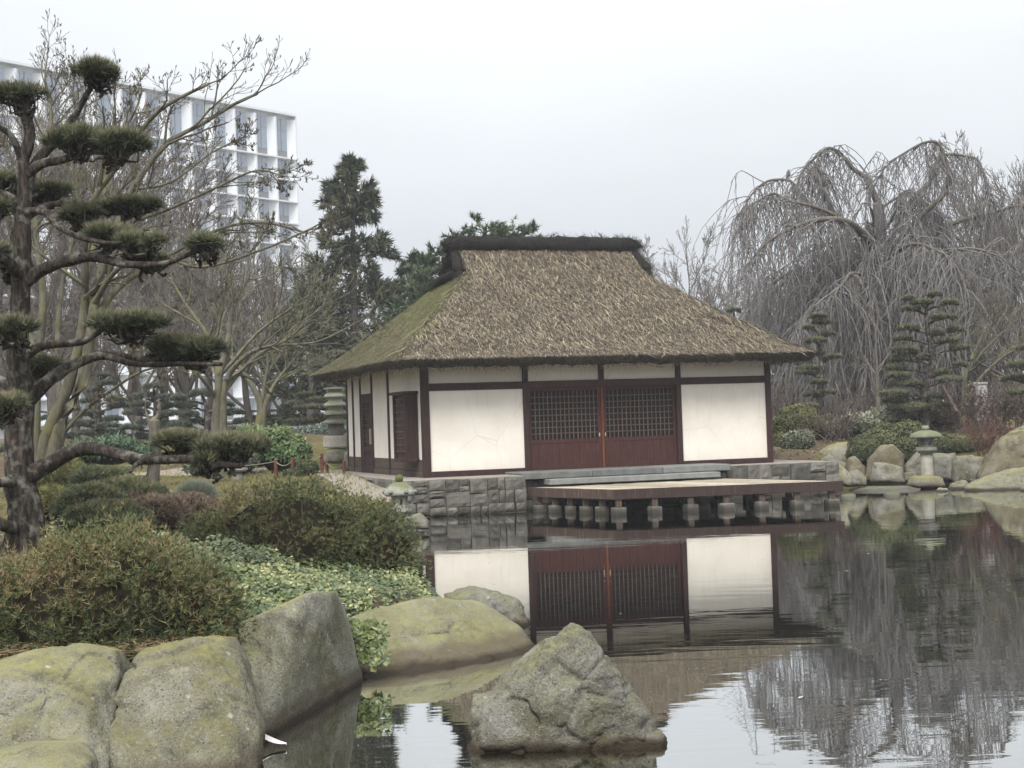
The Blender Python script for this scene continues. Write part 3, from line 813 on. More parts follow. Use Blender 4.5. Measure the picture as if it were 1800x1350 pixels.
def stone_block(u0, u1, z0, z1, face, deep, gap=.007):
    """one dressed stone: hammered front face with rounded arrises. local x along wall, y outwards, z up"""
    n = 5; s = np.linspace(0, 1, n); A, B = np.meshgrid(s, s)
    j = rng.normal(0, .008, (2, 2, 2))
    bi = lambda q: q[0, 0] * (1 - A) * (1 - B) + q[0, 1] * A * (1 - B) + q[1, 0] * (1 - A) * B + q[1, 1] * A * B
    x = u0 + gap + (u1 - u0 - 2 * gap) * A + bi(j[..., 0]); z = z0 + gap + (z1 - z0 - 2 * gap) * B + bi(j[..., 1])
    e = np.minimum(np.minimum(A, 1 - A), np.minimum(B, 1 - B))
    y = face + np.where(e > 0, rng.normal(.010, .005, A.shape), -.010) 
    V = np.stack([x, y, z], -1).reshape(-1, 3); i = (np.arange(n - 1)[:, None] * n + np.arange(n - 1)).ravel()
    F = [np.stack([i, i + 1, i + n + 1, i + n], 1)]
    ring = np.concatenate([np.arange(n), np.arange(2 * n - 1, n * n, n), n * n - 2 - np.arange(n - 1), (n - 2 - np.arange(n - 2)) * n])
    bk = V[ring].copy(); bk[:, 1] = face - deep; m_ = len(ring); k = np.arange(m_); k2 = (k + 1) % m_
    V = np.concatenate([V, bk]); F.append(np.stack([ring[k2], ring[k], n * n + k, n * n + k2], 1))
    return V, np.concatenate(F)
def wall_stones(u0, u1, z0, z1, mw, mh, to_world, parent, mt):
    out = []; split(u0, u1, z0, z1, mw, mh, out)
    for q in out:
        V, F = stone_block(*q, rng.normal(.02, .012), .16)
        part('stone', np_mesh('stone', to_world(V), F), mt, parent)
def front(V): return H(np.stack([V[:, 0], WALLV + .10 - V[:, 1], V[:, 2]], 1))
def front_r(V): return H(np.stack([V[:, 0], RV + .10 - V[:, 1], V[:, 2]], 1))
def left_side(V): return H(np.stack([T0 + .10 - V[:, 1], V[:, 0], V[:, 2]], 1))
def right_side(V): return H(np.stack([T1 - .10 + V[:, 1], V[:, 0], V[:, 2]], 1))
for a, b in ((T0, -.1), (-.1, .85), (.85, 1.74)):
    wall_stones(a, b, -.25, .795, .40, .30, front, terrace, WALLSTONE)
wall_stones(1.76, 6.95, -.1, .66, .7, .3, front_r, terrace, WALLSTONE)
wall_stones(6.95, T1, -.2, .795, .5, .36, front_r, terrace, WALLSTONE)
wall_stones(WALLV + .1, 1.6, .25, .795, .5, .4, left_side, terrace, WALLSTONE)
wall_stones(RV + .1, 1.4, -.1, .795, .5, .4, right_side, terrace, WALLSTONE)
for x0, x1 in ((1.74, 3.45), (3.46, 5.2), (5.21, 6.93)):
    part('step_slab', bevel_me(hbox(x0, x1, RV - .18, .02 - .06, .70, .855).mesh('step_slab'), .015), STEPSTONE, terrace)
part('lower_step', bevel_me(hbox(2.3, 6.5, RV - .52, RV + .04, .57, .695).mesh('lower_step'), .012), STEPSTONE, terrace)

# deck on stone footings: a skewed platform set against the terrace wall
DZ = .52
DQ = np.array([[2.05, 31.9], [6.93, 32.5], [4.95, 35.75], [.27, 34.35]])       # front left, front right, back right, back left
def D(v):
    v = np.asarray(v, float); s_, t_ = v[..., 0:1], v[..., 1:2]
    return np.concatenate([(DQ[0] * (1 - s_) + DQ[1] * s_) * (1 - t_) + (DQ[3] * (1 - s_) + DQ[2] * s_) * t_, v[..., 2:3]], -1)
def dbox(s0, s1, t0, t1, z0, z1): return G().box((s0, t0, z0), (s1, t1, z1), M=D)
deck = thing('wooden_deck', 'dark edged plank deck on stone footings reaching over the water', 'deck', D(np.array([.5, .5, 0.])))
def m_plank(t):
    r = t.rand()
    c = t.ramp(t.noise(5, 6, .68), [(.3, (.24, .205, .155)), (.55, (.37, .325, .25)), (.8, (.50, .45, .365))])
    hv = t.n('ShaderNodeHueSaturation'); t.l(t.rng(r, 0, 1, .72, 1.22), hv.inputs['Value']); t.l(c, hv.inputs['Color'])
    t.col(hv.outputs[0]); t.bump(t.noise(40, 4), .4, .005); t.rough(.9)
PLANK = mat('pale_plank', m_plank)
npl = 34
for i in range(npl):
    a, b = .014 + .972 * i / npl, .014 + .972 * (i + 1) / npl - .0025; h_ = rng.normal(0, .002)
    part('plank', dbox(a, b, .022, .995, DZ - .03 + h_, DZ + .004 + h_).mesh('plank'), PLANK, deck)
EDGEL = wood('deck_edge_weathered', (.045, .030, .025), (.075, .050, .040), (.18, .135, .10))
EDGEF = wood('deck_edge_brown', (.028, .018, .015), (.043, .027, .023), (.078, .052, .044))
hp('edge_beam', dbox(0, .0125, .001, .995, DZ - .20, DZ + .01), EDGEL, deck, .006)
hp('edge_beam', dbox(.0002, .9998, 0, .02, DZ - .20, DZ + .012), EDGEF, deck, .006)
hp('edge_beam', dbox(.9875, 1, .02, .995, DZ - .20, DZ + .01), EDGEF, deck, .006)
for k in range(5):
    hp('joist', dbox(.015, .985, .1 + k * .19, .125 + k * .19, DZ - .17, DZ - .032), POSTW, deck, 0)
FOOT = granite('footing_granite', (.075, .07, .062), (.135, .13, .115), (.22, .21, .19), .2)
def footing(s_, t_):
    u, v = D(np.array([s_, t_, 0.]))[:2]; q = .115 + rng.normal(0, .008); tq = q * .92; top = .15 + rng.normal(0, .012)
    V = np.array([[-q, -q, -.5], [q, -q, -.5], [q, q, -.5], [-q, q, -.5], [-q, -q, top - .02], [q, -q, top - .02], [q, q, top - .02], [-q, q, top - .02], [-tq, -tq, top], [tq, -tq, top], [tq, tq, top], [-tq, tq, top]])
    a = TH + rng.normal(0, .12); V[:, :2] = V[:, :2] @ np.array([[math.cos(a), math.sin(a)], [-math.sin(a), math.cos(a)]]); V += np.array([u, v, 0]) + rng.normal(0, .008, (12, 3))
    F = np.array([[0, 1, 5, 4], [1, 2, 6, 5], [2, 3, 7, 6], [3, 0, 4, 7], [4, 5, 9, 8], [5, 6, 10, 9], [6, 7, 11, 10], [7, 4, 8, 11], [8, 9, 10, 11]])
    ps = part('footing', np_mesh('footing', V, F), FOOT, deck)
    part('stub_post', bevel_me(G().box((u - .065, v - .065, top - .01), (u + .065, v + .065, DZ - .17)).mesh('stub_post'), .006), GREYW, ps)
fs = np.linspace(.03, .965, 7); ft = np.linspace(.035, .93, 6)
for t_ in ft: footing(fs[0], t_)
for s_ in fs[1:]: footing(s_, ft[0])
for s_ in fs[1:]:
    for t_ in ft[2::2]: footing(s_, t_)
# ------------------------------------------------------------------ boulders
def boulder_mat(name, dark, mid, light, lichen=(.155, .148, .062), lich=.6, sc=1.0, tide=.17):
    def f(t):
        p = t.pos()
        c = t.ramp(t.noise(3.2 * sc, 7, .68, p, .3), [(.28, dark), (.46, mid), (.70, light)])
        olive = t.rng(t.noise(1.7 * sc, 6, .7, p, .6), .44, .64, 0, .78)
        c = t.mix(olive, c, (.108, .102, .046))
        c = t.mix(t.rng(t.noise(2.6 * sc, 6, .7, p, .9), .54, .70, 0, .85), c, (.045, .042, .031))
        # mineral grain
        c = t.mix(t.rng(t.noise(75 * sc, 3, .6), .55, .66, 0, .75), c, (.035, .032, .028))
        c = t.mix(t.rng(t.noise(62 * sc, 3, .6), .41, .34, 0, .45), c, (.36, .35, .29))
        c = t.mix(t.rng(t.noise(1.5 * sc, 6, .72, t.pos((1, 1, 1.3)), .8), .40, .32, 0, .65), c, (.30, .295, .245))
        c = t.mix(t.rng(t.noise(15 * sc, 4, .6), .58, .72, 0, .45), c, (.05, .045, .035))
        ck = t.n('ShaderNodeTexVoronoi'); ck.feature = 'DISTANCE_TO_EDGE'; ck.inputs['Scale'].default_value = 1.5 * sc
        cv = t.n('ShaderNodeVectorMath', operation='ADD'); t.l(p, cv.inputs[0]); nv = t.n('ShaderNodeTexNoise'); nv.inputs['Scale'].default_value = 4; nv.inputs['Detail'].default_value = 5; t.l(p, nv.inputs['Vector']); sv = t.n('ShaderNodeVectorMath', operation='SCALE'); sv.inputs['Scale'].default_value = .35; t.l(nv.outputs['Color'], sv.inputs[0]); t.l(sv.outputs[0], cv.inputs[1]); t.l(cv.outputs[0], ck.inputs['Vector'])
        crack = t.math('MULTIPLY', t.rng(ck.outputs['Distance'], .009, .001), t.rng(t.noise(1.4, 3), .60, .68))
        c = t.mix(t.math('MULTIPLY', crack, .75), c, (.022, .020, .015))
        # lichen where the stone faces the sky
        k = t.math('ADD', t.math('MULTIPLY', t.normz(), .62), t.math('ADD', t.math('MULTIPLY', t.noise(2.2 * sc, 6, .7, p, .5), .7), t.math('MULTIPLY', t.noise(11 * sc, 5, .7), .45)))
        c = t.mix(t.math('MULTIPLY', t.rng(k, .93, 1.12, 0, 1), lich), c, lichen)
        c = t.mix(t.rng(t.math('ADD', k, t.math('MULTIPLY', t.noise(20, 3), .3)), 1.28, 1.42, 0, .45), c, (.26, .24, .085))
        c = t.mix(t.math('MULTIPLY', t.rng(t.voro(7 * sc), .16, .07, 0, .6), t.rng(t.noise(2.1 * sc, 4), .50, .60)), c, (.40, .40, .34))
        wz = t.math('ADD', t.posz(), t.math('MULTIPLY', t.math('SUBTRACT', t.noise(3.5, 4), .5), .09))
        c = t.mix(t.rng(wz, tide, tide - .06, 0, .72), c, (.080, .060, .042))
        c = t.mix(t.rng(wz, .065, .025, 0, .85), c, (.025, .018, .012))
        t.col(c)
        hh = t.math('ADD', t.math('MULTIPLY', t.noise(55 * sc, 4, .7), .35), t.noise(9 * sc, 6, .7))
        hh = t.math('SUBTRACT', hh, t.math('MULTIPLY', crack, .6))
        t.bump(hh, 1.0, .035); t.rough(.9); t.spec(.18)
    return mat(name, f)
BOULD = boulder_mat('lichen_granite', (.075, .070, .052), (.15, .142, .105), (.25, .24, .195))
BOULDG = boulder_mat('grey_granite', (.075, .073, .066), (.155, .15, .132), (.26, .255, .23), tide=.10, lichen=(.13, .135, .06), lich=.4)
BOULDM = boulder_mat('mossy_granite', (.09, .087, .070), (.185, .18, .145), (.30, .29, .24), lichen=(.185, .178, .085), lich=.6)
BOULDF = boulder_mat('bank_granite', (.085, .082, .070), (.17, .165, .14), (.28, .27, .235), lichen=(.155, .152, .08), lich=.45, tide=.08)
BOULDB = boulder_mat('brown_granite', (.075, .062, .045), (.14, .118, .085), (.21, .185, .14), lichen=(.16, .16, .09), lich=.5, tide=.06)
def hull3(outline, near, back, squash=.7, shift=(0, 0)):
    """outline: (px,py,depth); rounded out towards and away from the viewer"""
    o = np.array([P(*q) for q in outline]); c = o.mean(0)
    n_ = c + (o - c) * squash + np.array([0, -near, 0]); b_ = c + (o - c) * squash + np.array([0, back, 0])
    return np.concatenate([o, n_, b_])
def boulder(label, outline, near=.2, back=.5, mt=BOULD, sub=5, soft=9, amp=.03, freq=1.6, seed=0., squash=.7, extra=None, top=None, cat='boulder', group=None, fine=.35):
    pts = hull3(outline, near, back, squash)
    if top is not None: pts = np.concatenate([pts, top])
    me = rock_mesh('boulder', pts, sub, soft, amp, freq, seed, extra, fine)
    return one('boulder', me, mt, label, cat, group)
FG = 'lichened boulders edging the near bank'
boulder('long low boulder at the near left corner below the needle bush', [(-120, 1190, 8.9), (20, 1165, 9.1), (130, 1137, 9.2), (195, 1147, 9.2), (208, 1190, 9.0), (185, 1260, 8.8), (185, 1400, 8.4), (-120, 1430, 8.3)], .18, .75, BOULDM, 6, 8, .035, 1.7, 1.3, .74, group=FG)
boulder('big rounded granite boulder in front of the needle bush', [(215, 1180, 9.1), (250, 1150, 9.2), (345, 1122, 9.4), (395, 1127, 9.5), (418, 1160, 9.4), (432, 1215, 9.2), (455, 1290, 9.0), (455, 1380, 8.8), (200, 1420, 8.5), (168, 1300, 8.8), (185, 1235, 9.0)], .20, .65, BOULD, 6, 11, .032, 1.6, 2.1, .80, group=FG)
boulder('upright slab boulder with a steep flat face rising from the water', [(412, 1095, 10.4), (470, 1080, 10.7), (545, 1046, 11.1), (588, 1043, 11.5), (606, 1075, 11.8), (640, 1205, 12.1), (640, 1240, 12.1), (445, 1340, 9.7), (425, 1200, 10.0)], .05, .5, BOULDM, 6, 14, .022, 1.5, 3.4, .86, group=FG)
boulder('broad sloping mossy boulder with bird droppings beside the slab', [(608, 1090, 13.0), (660, 1072, 13.3), (770, 1050, 13.7), (850, 1062, 13.9), (912, 1100, 13.9), (948, 1142, 13.5), (945, 1180, 13.3), (860, 1210, 12.6), (700, 1235, 12.1), (640, 1225, 12.1), (622, 1150, 12.5)], .08, .7, BOULDM, 6, 9, .04, 1.5, 4.2, .80, group=FG)
boulder('small cracked boulder half behind the broad mossy one', [(783, 1045, 15.2), (825, 1031, 15.3), (872, 1044, 15.3), (908, 1053, 15.3), (928, 1098, 15.2), (925, 1125, 15.1), (820, 1130, 14.9), (788, 1085, 15.0)], .15, .4, BOULDG, 5, 12, .05, 2.2, 5.7, .75, group=FG)
boulder('small stone at the foot of the wide rounded bush', [(720, 1037, 17.0), (742, 1029, 17.1), (760, 1036, 17.1), (764, 1062, 17.0), (724, 1066, 16.9)], .15, .25, BOULDG, 4, 8, .03, 2.5, 6.1, group=FG)
boulder('flat topped rock at the bottom left edge of the view', [(-90, 1335, 7.9), (40, 1316, 8.0), (120, 1321, 8.0), (152, 1342, 7.9), (168, 1400, 7.8), (-90, 1450, 7.6)], .2, .35, BOULDM, 5, 9, .03, 1.8, 7.7, .8, group=FG)
def multi_rock(name, hulls, sub, soft, amp, freq, seed):
    g = G()
    for k, h in enumerate(hulls):
        me = rock_mesh(name, h, sub, soft, amp, freq, seed + k * 2.1, None, .55); v = np.empty(len(me.vertices) * 3, np.float32); me.vertices.foreach_get('co', v)
        g.add(v.reshape(-1, 3), ico(sub)[1]); bpy.data.meshes.remove(me)
    return g.mesh(name, True)
one('boulder', multi_rock('boulder', [
    hull3([(1003, 1102, 9.6), (1026, 1104, 9.6), (1044, 1136, 9.55), (1075, 1185, 9.5), (1110, 1222, 9.45), (1150, 1262, 9.42), (1150, 1320, 9.4), (835, 1320, 9.4), (848, 1252, 9.45), (905, 1236, 9.5), (975, 1190, 9.55)], .10, .25, .85),
    hull3([(1010, 1112, 9.8), (965, 1128, 9.8), (948, 1152, 9.8), (905, 1178, 9.75), (868, 1216, 9.7), (845, 1250, 9.6), (900, 1310, 9.6), (1030, 1310, 9.6), (1040, 1150, 9.8)], .04, .25, .85),
    hull3([(834, 1230, 9.72), (866, 1222, 9.75), (880, 1300, 9.7), (828, 1320, 9.6), (831, 1250, 9.68)], .06, .2, .85),
    hull3([(838, 1296, 9.46), (900, 1290, 9.46), (1000, 1292, 9.46), (1130, 1276, 9.44), (1155, 1284, 9.42), (1180, 1314, 9.4), (1192, 1400, 9.28), (792, 1410, 9.28), (806, 1338, 9.36)], .07, .40, .90)], 6, 12, .040, 2.4, 8.2), BOULDG, 'pointed pyramid shaped rock standing alone in the near water', 'boulder', FG)
# moss cushions and bird droppings sit on the stones
# ------------------------------------------------------------------ white feather on the water
g = G(); c = PZ(478, 1311, .012); n_ = 9
a = np.linspace(0, 1, n_); w = .035 * np.sin(np.pi * np.clip(a, .02, .98)) ** .7
ax = nrm(np.array([.165, -.05, 0])); sd_v = np.array([.3, .95, 0]); z = .004 + .075 * (1 - a) ** 2
mid = c + (a[:, None] - .5) * .20 * ax + z[:, None] * np.array([0, 0, 1.0])
V = np.concatenate([mid - sd_v * w[:, None] + [0, 0, .012], mid, mid + sd_v * w[:, None] + [0, 0, .018], mid - [0, 0, .006]]); k = np.arange(n_ - 1)
g.add(V, np.concatenate([np.stack([k + i * n_, k + 1 + i * n_, k + 1 + (i + 1) * n_, k + (i + 1) * n_], 1) for i in range(2)]))
def m_feather(t): t.col((.6, .59, .57)); t.rough(.7)
one('feather', g.mesh('feather', True), mat('feather', m_feather), 'white curled feather floating beside the big rounded boulder', 'feather')
# ------------------------------------------------------------------ needle bushes
NEEDLE = leaf_mat('bush_needle', [(0, (.017, .026, .013)), (.3, (.042, .058, .025)), (.52, (.082, .095, .040)), (.68, (.130, .124, .056)), (.82, (.165, .128, .066)), (1, (.16, .105, .062))])
DULLN = leaf_mat('dull_needle', [(0, (.020, .027, .016)), (.35, (.044, .056, .030)), (.6, (.088, .096, .046)), (.8, (.15, .118, .066)), (1, (.18, .11, .07))])
CORE = mat('bush_core', lambda t: (t.col(t.ramp(t.noise(30, 4), [(.3, (.008, .008, .006)), (.7, (.03, .024, .016))])), t.rough(1), t.spec(0)))  # near-black bush inside: shade between the shoots is put into its colour
TWIG = bark_mat('twig_bark', (.05, .038, .028), (.10, .078, .058), (.17, .14, .11), None, 2)
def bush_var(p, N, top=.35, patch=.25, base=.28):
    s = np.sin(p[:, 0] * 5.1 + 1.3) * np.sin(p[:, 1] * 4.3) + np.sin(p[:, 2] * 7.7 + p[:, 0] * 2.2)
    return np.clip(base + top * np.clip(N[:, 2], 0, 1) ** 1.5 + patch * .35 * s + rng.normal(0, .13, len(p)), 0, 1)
def needle_bush(name, label, lobes, ntuft, per, ln, wd, mt=NEEDLE, cat='bush', group=None, twigs=60, top=.35, zmin=-.25, spread=.7, base=.28, bump=.10, core=.82, clump=False):
    c0 = np.array(lobes[0][0]); o = thing(name, label, cat, (c0[0], c0[1], gz(c0[0], c0[1])), group)
    g = G(); gc = G(); gt = G(); area = np.array([r[0] * r[1] + r[2] * (r[0] + r[1]) for _, r in lobes]); area = area / area.sum()
    for k, (c, r) in enumerate(lobes):
        n = int(ntuft * area[k]); p, N = dome_points(n, c, r, zmin, bump, 2.3, c0[0] * 3 + k)
        depth = 1 - .22 * rng.random((n, 1)) ** 2.2; p = np.asarray(c) + (p - np.asarray(c)) * depth
        for j, (c2, r2) in enumerate(lobes):      # drop tufts buried inside a neighbour lobe
            if j != k:
                q = (p - np.asarray(c2)) / np.asarray(r2); keep = (q ** 2).sum(1) > .72; p, N = p[keep], N[keep]
        if clump:      # gather the tufts into shoots with dark gaps between
            cc, cN = dome_points(max(len(p) // 9, 8), c, r, zmin, bump, 2.3, c0[0] * 3 + k); ix = rng.integers(0, len(cc), len(p)); sz = .085 * rng.uniform(.6, 1.3, (len(p), 1))
            pc = cc[ix] + rng.normal(0, .5, p.shape) * sz * 1.0 + cN[ix] * rng.uniform(-.10, .05, (len(p), 1)); mk = rng.random(len(p)) < .82; p = np.where(mk[:, None], pc, p); N = np.where(mk[:, None], cN[ix], N)
        N = nrm(N + np.array([0, 0, .35]) + rng.normal(0, .3, N.shape))
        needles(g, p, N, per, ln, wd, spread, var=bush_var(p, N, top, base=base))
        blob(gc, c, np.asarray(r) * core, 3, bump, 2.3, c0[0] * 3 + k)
        if twigs:
            s = np.asarray(c) + rng.normal(0, .15, (twigs, 3)) * np.asarray(r) - [0, 0, r[2] * .3]; e, eN = dome_points(twigs, c, np.asarray(r) * .97, zmin, bump, 2.3, c0[0] * 3 + k)
            pts = s[:, None] + (e - s)[:, None] * np.linspace(0, 1, 6)[None, :, None] + rng.normal(0, .03, (twigs, 6, 3))
            tubes(gt, pts, np.linspace(.014, .004, 6)[None].repeat(twigs, 0) * rng.uniform(.5, 1.3, (twigs, 1)), 4)
    part('foliage', g.mesh('foliage'), mt, o); part('shaded_core', gc.mesh('shaded_core', True), CORE, o)
    if twigs: part('stems', gt.mesh('stems'), TWIG, o)
    return o
needle_bush('needle_bush', 'big rounded needle bush with browned tips behind the near boulders', [(P(185, 1130, 10.4), (.86, .75, .76)), (P(345, 1130, 10.5), (.33, .5, .54)), (P(400, 1195, 10.25), (.10, .22, .30)), (P(-40, 1130, 10.4), (.6, .7, .55))], 18000, 9, .047, .0062, top=.44, spread=.8, clump=True)
needle_bush('needle_bush', 'wide domed bush between the ivy and the pond wall', [(P(520, 985, 17.3), (1.22, .95, .86)), (P(660, 1000, 17.2), (.52, .75, .72)), (P(385, 965, 17.6), (.45, .7, .42))], 16000, 8, .045, .008, top=.34, base=.30, spread=.8, clump=True)
# the old pine's smaller neighbours
needle_bush('low_conifer', 'flat topped dwarf conifer leaning over the heather', [(P(215, 868, 19.5), (.40, .5, .20)), (P(165, 846, 19.6), (.25, .4, .16)), (P(255, 872, 19.4), (.26, .4, .14)), (P(200, 838, 19.8), (.2, .3, .1))], 3800, 10, .07, .008, DULLN, 'shrub', 'low conifers around the old pine', 12, .22)
needle_bush('low_conifer', 'soft rounded dwarf conifer between heather and needle bush', [(P(185, 925, 16.2), (.46, .5, .26))], 2600, 10, .06, .007, DULLN, 'shrub', 'low conifers around the old pine', 8, .28)
needle_bush('low_conifer', 'dull olive dwarf conifer right of the old pine trunk', [(P(160, 895, 17.5), (.40, .5, .27))], 2300, 10, .06, .007, DULLN, 'shrub', 'low conifers around the old pine', 8, .30)
needle_bush('heather_clump', 'brown heather spreading between the dwarf conifers and wide bush', [(P(275, 915, 18.5), (.42, .6, .30)), (P(330, 900, 19.5), (.38, .6, .22)), (P(245, 890, 19.2), (.3, .4, .2))], 4200, 8, .055, .008, leaf_mat('heather_leaf', [(0, (.045, .034, .027)), (.5, (.105, .078, .058)), (.8, (.15, .115, .085)), (1, (.11, .11, .05))]), 'heather', None, 10, .3)
needle_bush('shrub', 'loose olive shrub against the pale stems left', [(P(110, 860, 20.5), (.36, .5, .42)), (P(95, 895, 20.0), (.3, .4, .3))], 2600, 7, .07, .009, leaf_mat('olive_leaf', [(0, (.05, .058, .025)), (.5, (.11, .115, .045)), (.8, (.18, .16, .06)), (1, (.20, .13, .05))]), 'shrub', None, 50, .3, core=.5)
needle_bush('fescue_tuft', 'pale blue grass tuft beside the brown heather', [(P(345, 874, 22), (.19, .2, .12))], 700, 10, .16, .006, leaf_mat('fescue', [(0, (.08, .09, .07)), (.6, (.14, .155, .12)), (1, (.20, .20, .14))]), 'grass tuft', None, 0, .3, spread=.5)
# ------------------------------------------------------------------ old trained pine
PINEB = bark_mat('pine_bark', (.012, .010, .009), (.042, .034, .029), (.13, .11, .094), (.20, .19, .165), 1.9)
pine = thing('trained_pine', 'tall old pine with cloud pruned pads rising above the near bushes', 'pine tree', P(40, 960, 15))
D0 = 15.0
def line(pts, dz=None):
    """(px,py[,depth offset]) control points around the pine's depth"""
    return np.array([P(q[0], q[1], D0 + (q[2] if len(q) > 2 else 0)) for q in pts])
def rough_limb(pts, r0, r1, n=26, sides=12, amp=.12, power=.8):
    c = resample(pts, n); T = nrm(np.gradient(c, axis=0)); a, b = frames(T); ang = np.arange(sides) * 2 * np.pi / sides
    rr = r0 + (r1 - r0) * np.linspace(0, 1, n) ** power
    amp = amp * 1.3
    nn = np.array([[mnoise.fractal(Vector((q[0] * 4, q[1] * 4, q[2] * 2.2)) + Vector((math.cos(k), math.sin(k), 0)) * 1.2, .8, 2.1, 4) for k in ang] for q in c])
    V = c[:, None] + (a[:, None] * np.cos(ang)[None, :, None] + b[:, None] * np.sin(ang)[None, :, None]) * (rr[:, None] * (1 + amp * nn))[..., None]
    i = np.arange(n - 1)[:, None] * sides; k = np.arange(sides)[None]; k2 = (k + 1) % sides
    g = G(); g.add(V.reshape(-1, 3), np.stack([i + k, i + k2, i + sides + k2, i + sides + k], -1).reshape(-1, 4))
    tip = np.vstack([V[-1], c[-1] + T[-1] * r1]); g.add(tip, np.stack([k[0], k2[0], np.full(sides, sides)], 1))
    return g
part('trunk', rough_limb(line([(40, 1005), (38, 950), (42, 900), (36, 850), (34, 800), (36, 700), (32, 640), (33, 560), (38, 480), (40, 400), (42, 330), (40, 285), (52, 240), (45, 200), (44, 172)]), .27, .035, 90, 24, .22, .42).mesh('trunk', True), PINEB, pine)
BR = [
    ([(38, 840), (75, 822), (120, 797), (162, 788, -.1), (215, 800, -.25), (262, 808, -.4), (330, 807, -.55), (375, 815, -.6), (425, 818, -.6)], .125, .035),
    ([(262, 806, -.4), (240, 816, -.5), (228, 830, -.6)], .045, .015),
    ([(262, 806, -.4), (300, 797, -.2), (350, 796, -.1)], .04, .02),
    ([(36, 720), (62, 690), (92, 664), (132, 640, .1), (182, 624, .2), (240, 631, .35), (300, 634, .4), (385, 628, .45)], .115, .03),
    ([(182, 624, .2), (240, 640, .1), (320, 640, .05), (390, 640, .05)], .05, .025),
    ([(34, 640), (60, 615), (90, 605, -.1), (140, 602, -.2), (168, 588, -.3), (195, 573, -.35), (250, 572, -.4)], .075, .02),
    ([(38, 500), (75, 474), (120, 458, -.2), (165, 452, -.3), (220, 464, -.45), (285, 464, -.5), (325, 450, -.5), (365, 434, -.5)], .10, .022),
    ([(150, 454, -.3), (185, 443, -.2), (225, 424, 0)], .045, .02),
    ([(40, 372), (78, 372, -.3), (100, 396, -.4), (140, 417, -.5), (190, 427, -.5), (240, 425, -.5)], .06, .02),
    ([(40, 385), (85, 361, .2), (130, 358, .3), (180, 362, .4), (240, 360, .45)], .06, .018),
    ([(42, 310), (75, 288), (105, 282, -.1), (140, 272, -.2), (190, 262, -.2)], .075, .03),
    ([(45, 330), (62, 288, .1), (98, 247, .15), (132, 203, .15), (150, 170, .1), (170, 140, .1)], .085, .028),
    ([(38, 500), (15, 462, -.2), (-30, 440, -.3)], .085, .05),
    ([(36, 700), (0, 668, .2), (-40, 650, .3)], .08, .05),
    ([(36, 850), (0, 848, -.3), (-50, 862, -.5)], .09, .05),
    ([(40, 360), (10, 342), (-30, 330)], .06, .03),
    ([(42, 290), (20, 240, -.1), (-10, 218, -.2)], .05, .03),
    ([(38, 930), (10, 925, -.3), (-40, 905, -.5)], .09, .06),
    ([(36, 610), (15, 605, -.3), (25, 588, -.5)], .045, .02),
    ([(40, 350), (60, 345, .4), (80, 335, .7)], .045, .02),
    ([(34, 680), (50, 660, .5), (68, 645, .8)], .045, .02),
]
for pts, a, b in BR: part('branch', rough_limb(line(pts), a * .74, b * .8, 30, 12, .16).mesh('branch', True), PINEB, pine)
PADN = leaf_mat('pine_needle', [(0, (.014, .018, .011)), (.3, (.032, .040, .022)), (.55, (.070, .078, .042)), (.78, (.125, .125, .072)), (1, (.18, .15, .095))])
PADS = [(172, 124, 52, 27, .1), (42, 166, 47, 24, 0), (140, 243, 50, 32, -.2), (200, 250, 56, 36, -.25), (75, 335, 56, 24, .8), (228, 361, 53, 13, .45), (138, 376, 43, 17, .3),
        (195, 411, 45, 18, -.3), (252, 424, 44, 20, -.4), (368, 428, 46, 20, -.5), (268, 452, 38, 16, -.1), (25, 577, 44, 32, -.5), (228, 566, 66, 24, -.4),
        (285, 605, 50, 20, .3), (350, 612, 58, 30, .3), (70, 640, 26, 24, .8), (8, 708, 34, 22, -1.0), (320, 773, 52, 20, -.3), (405, 784, 66, 26, -.5), (375, 806, 22, 20, -.5), (-10, 315, 36, 20, .3), (-20, 365, 32, 20, 0), (-30, 440, 38, 26, -.3), (20, 470, 22, 12, .4)]
UPZ = np.array([0, 0, 1.0])
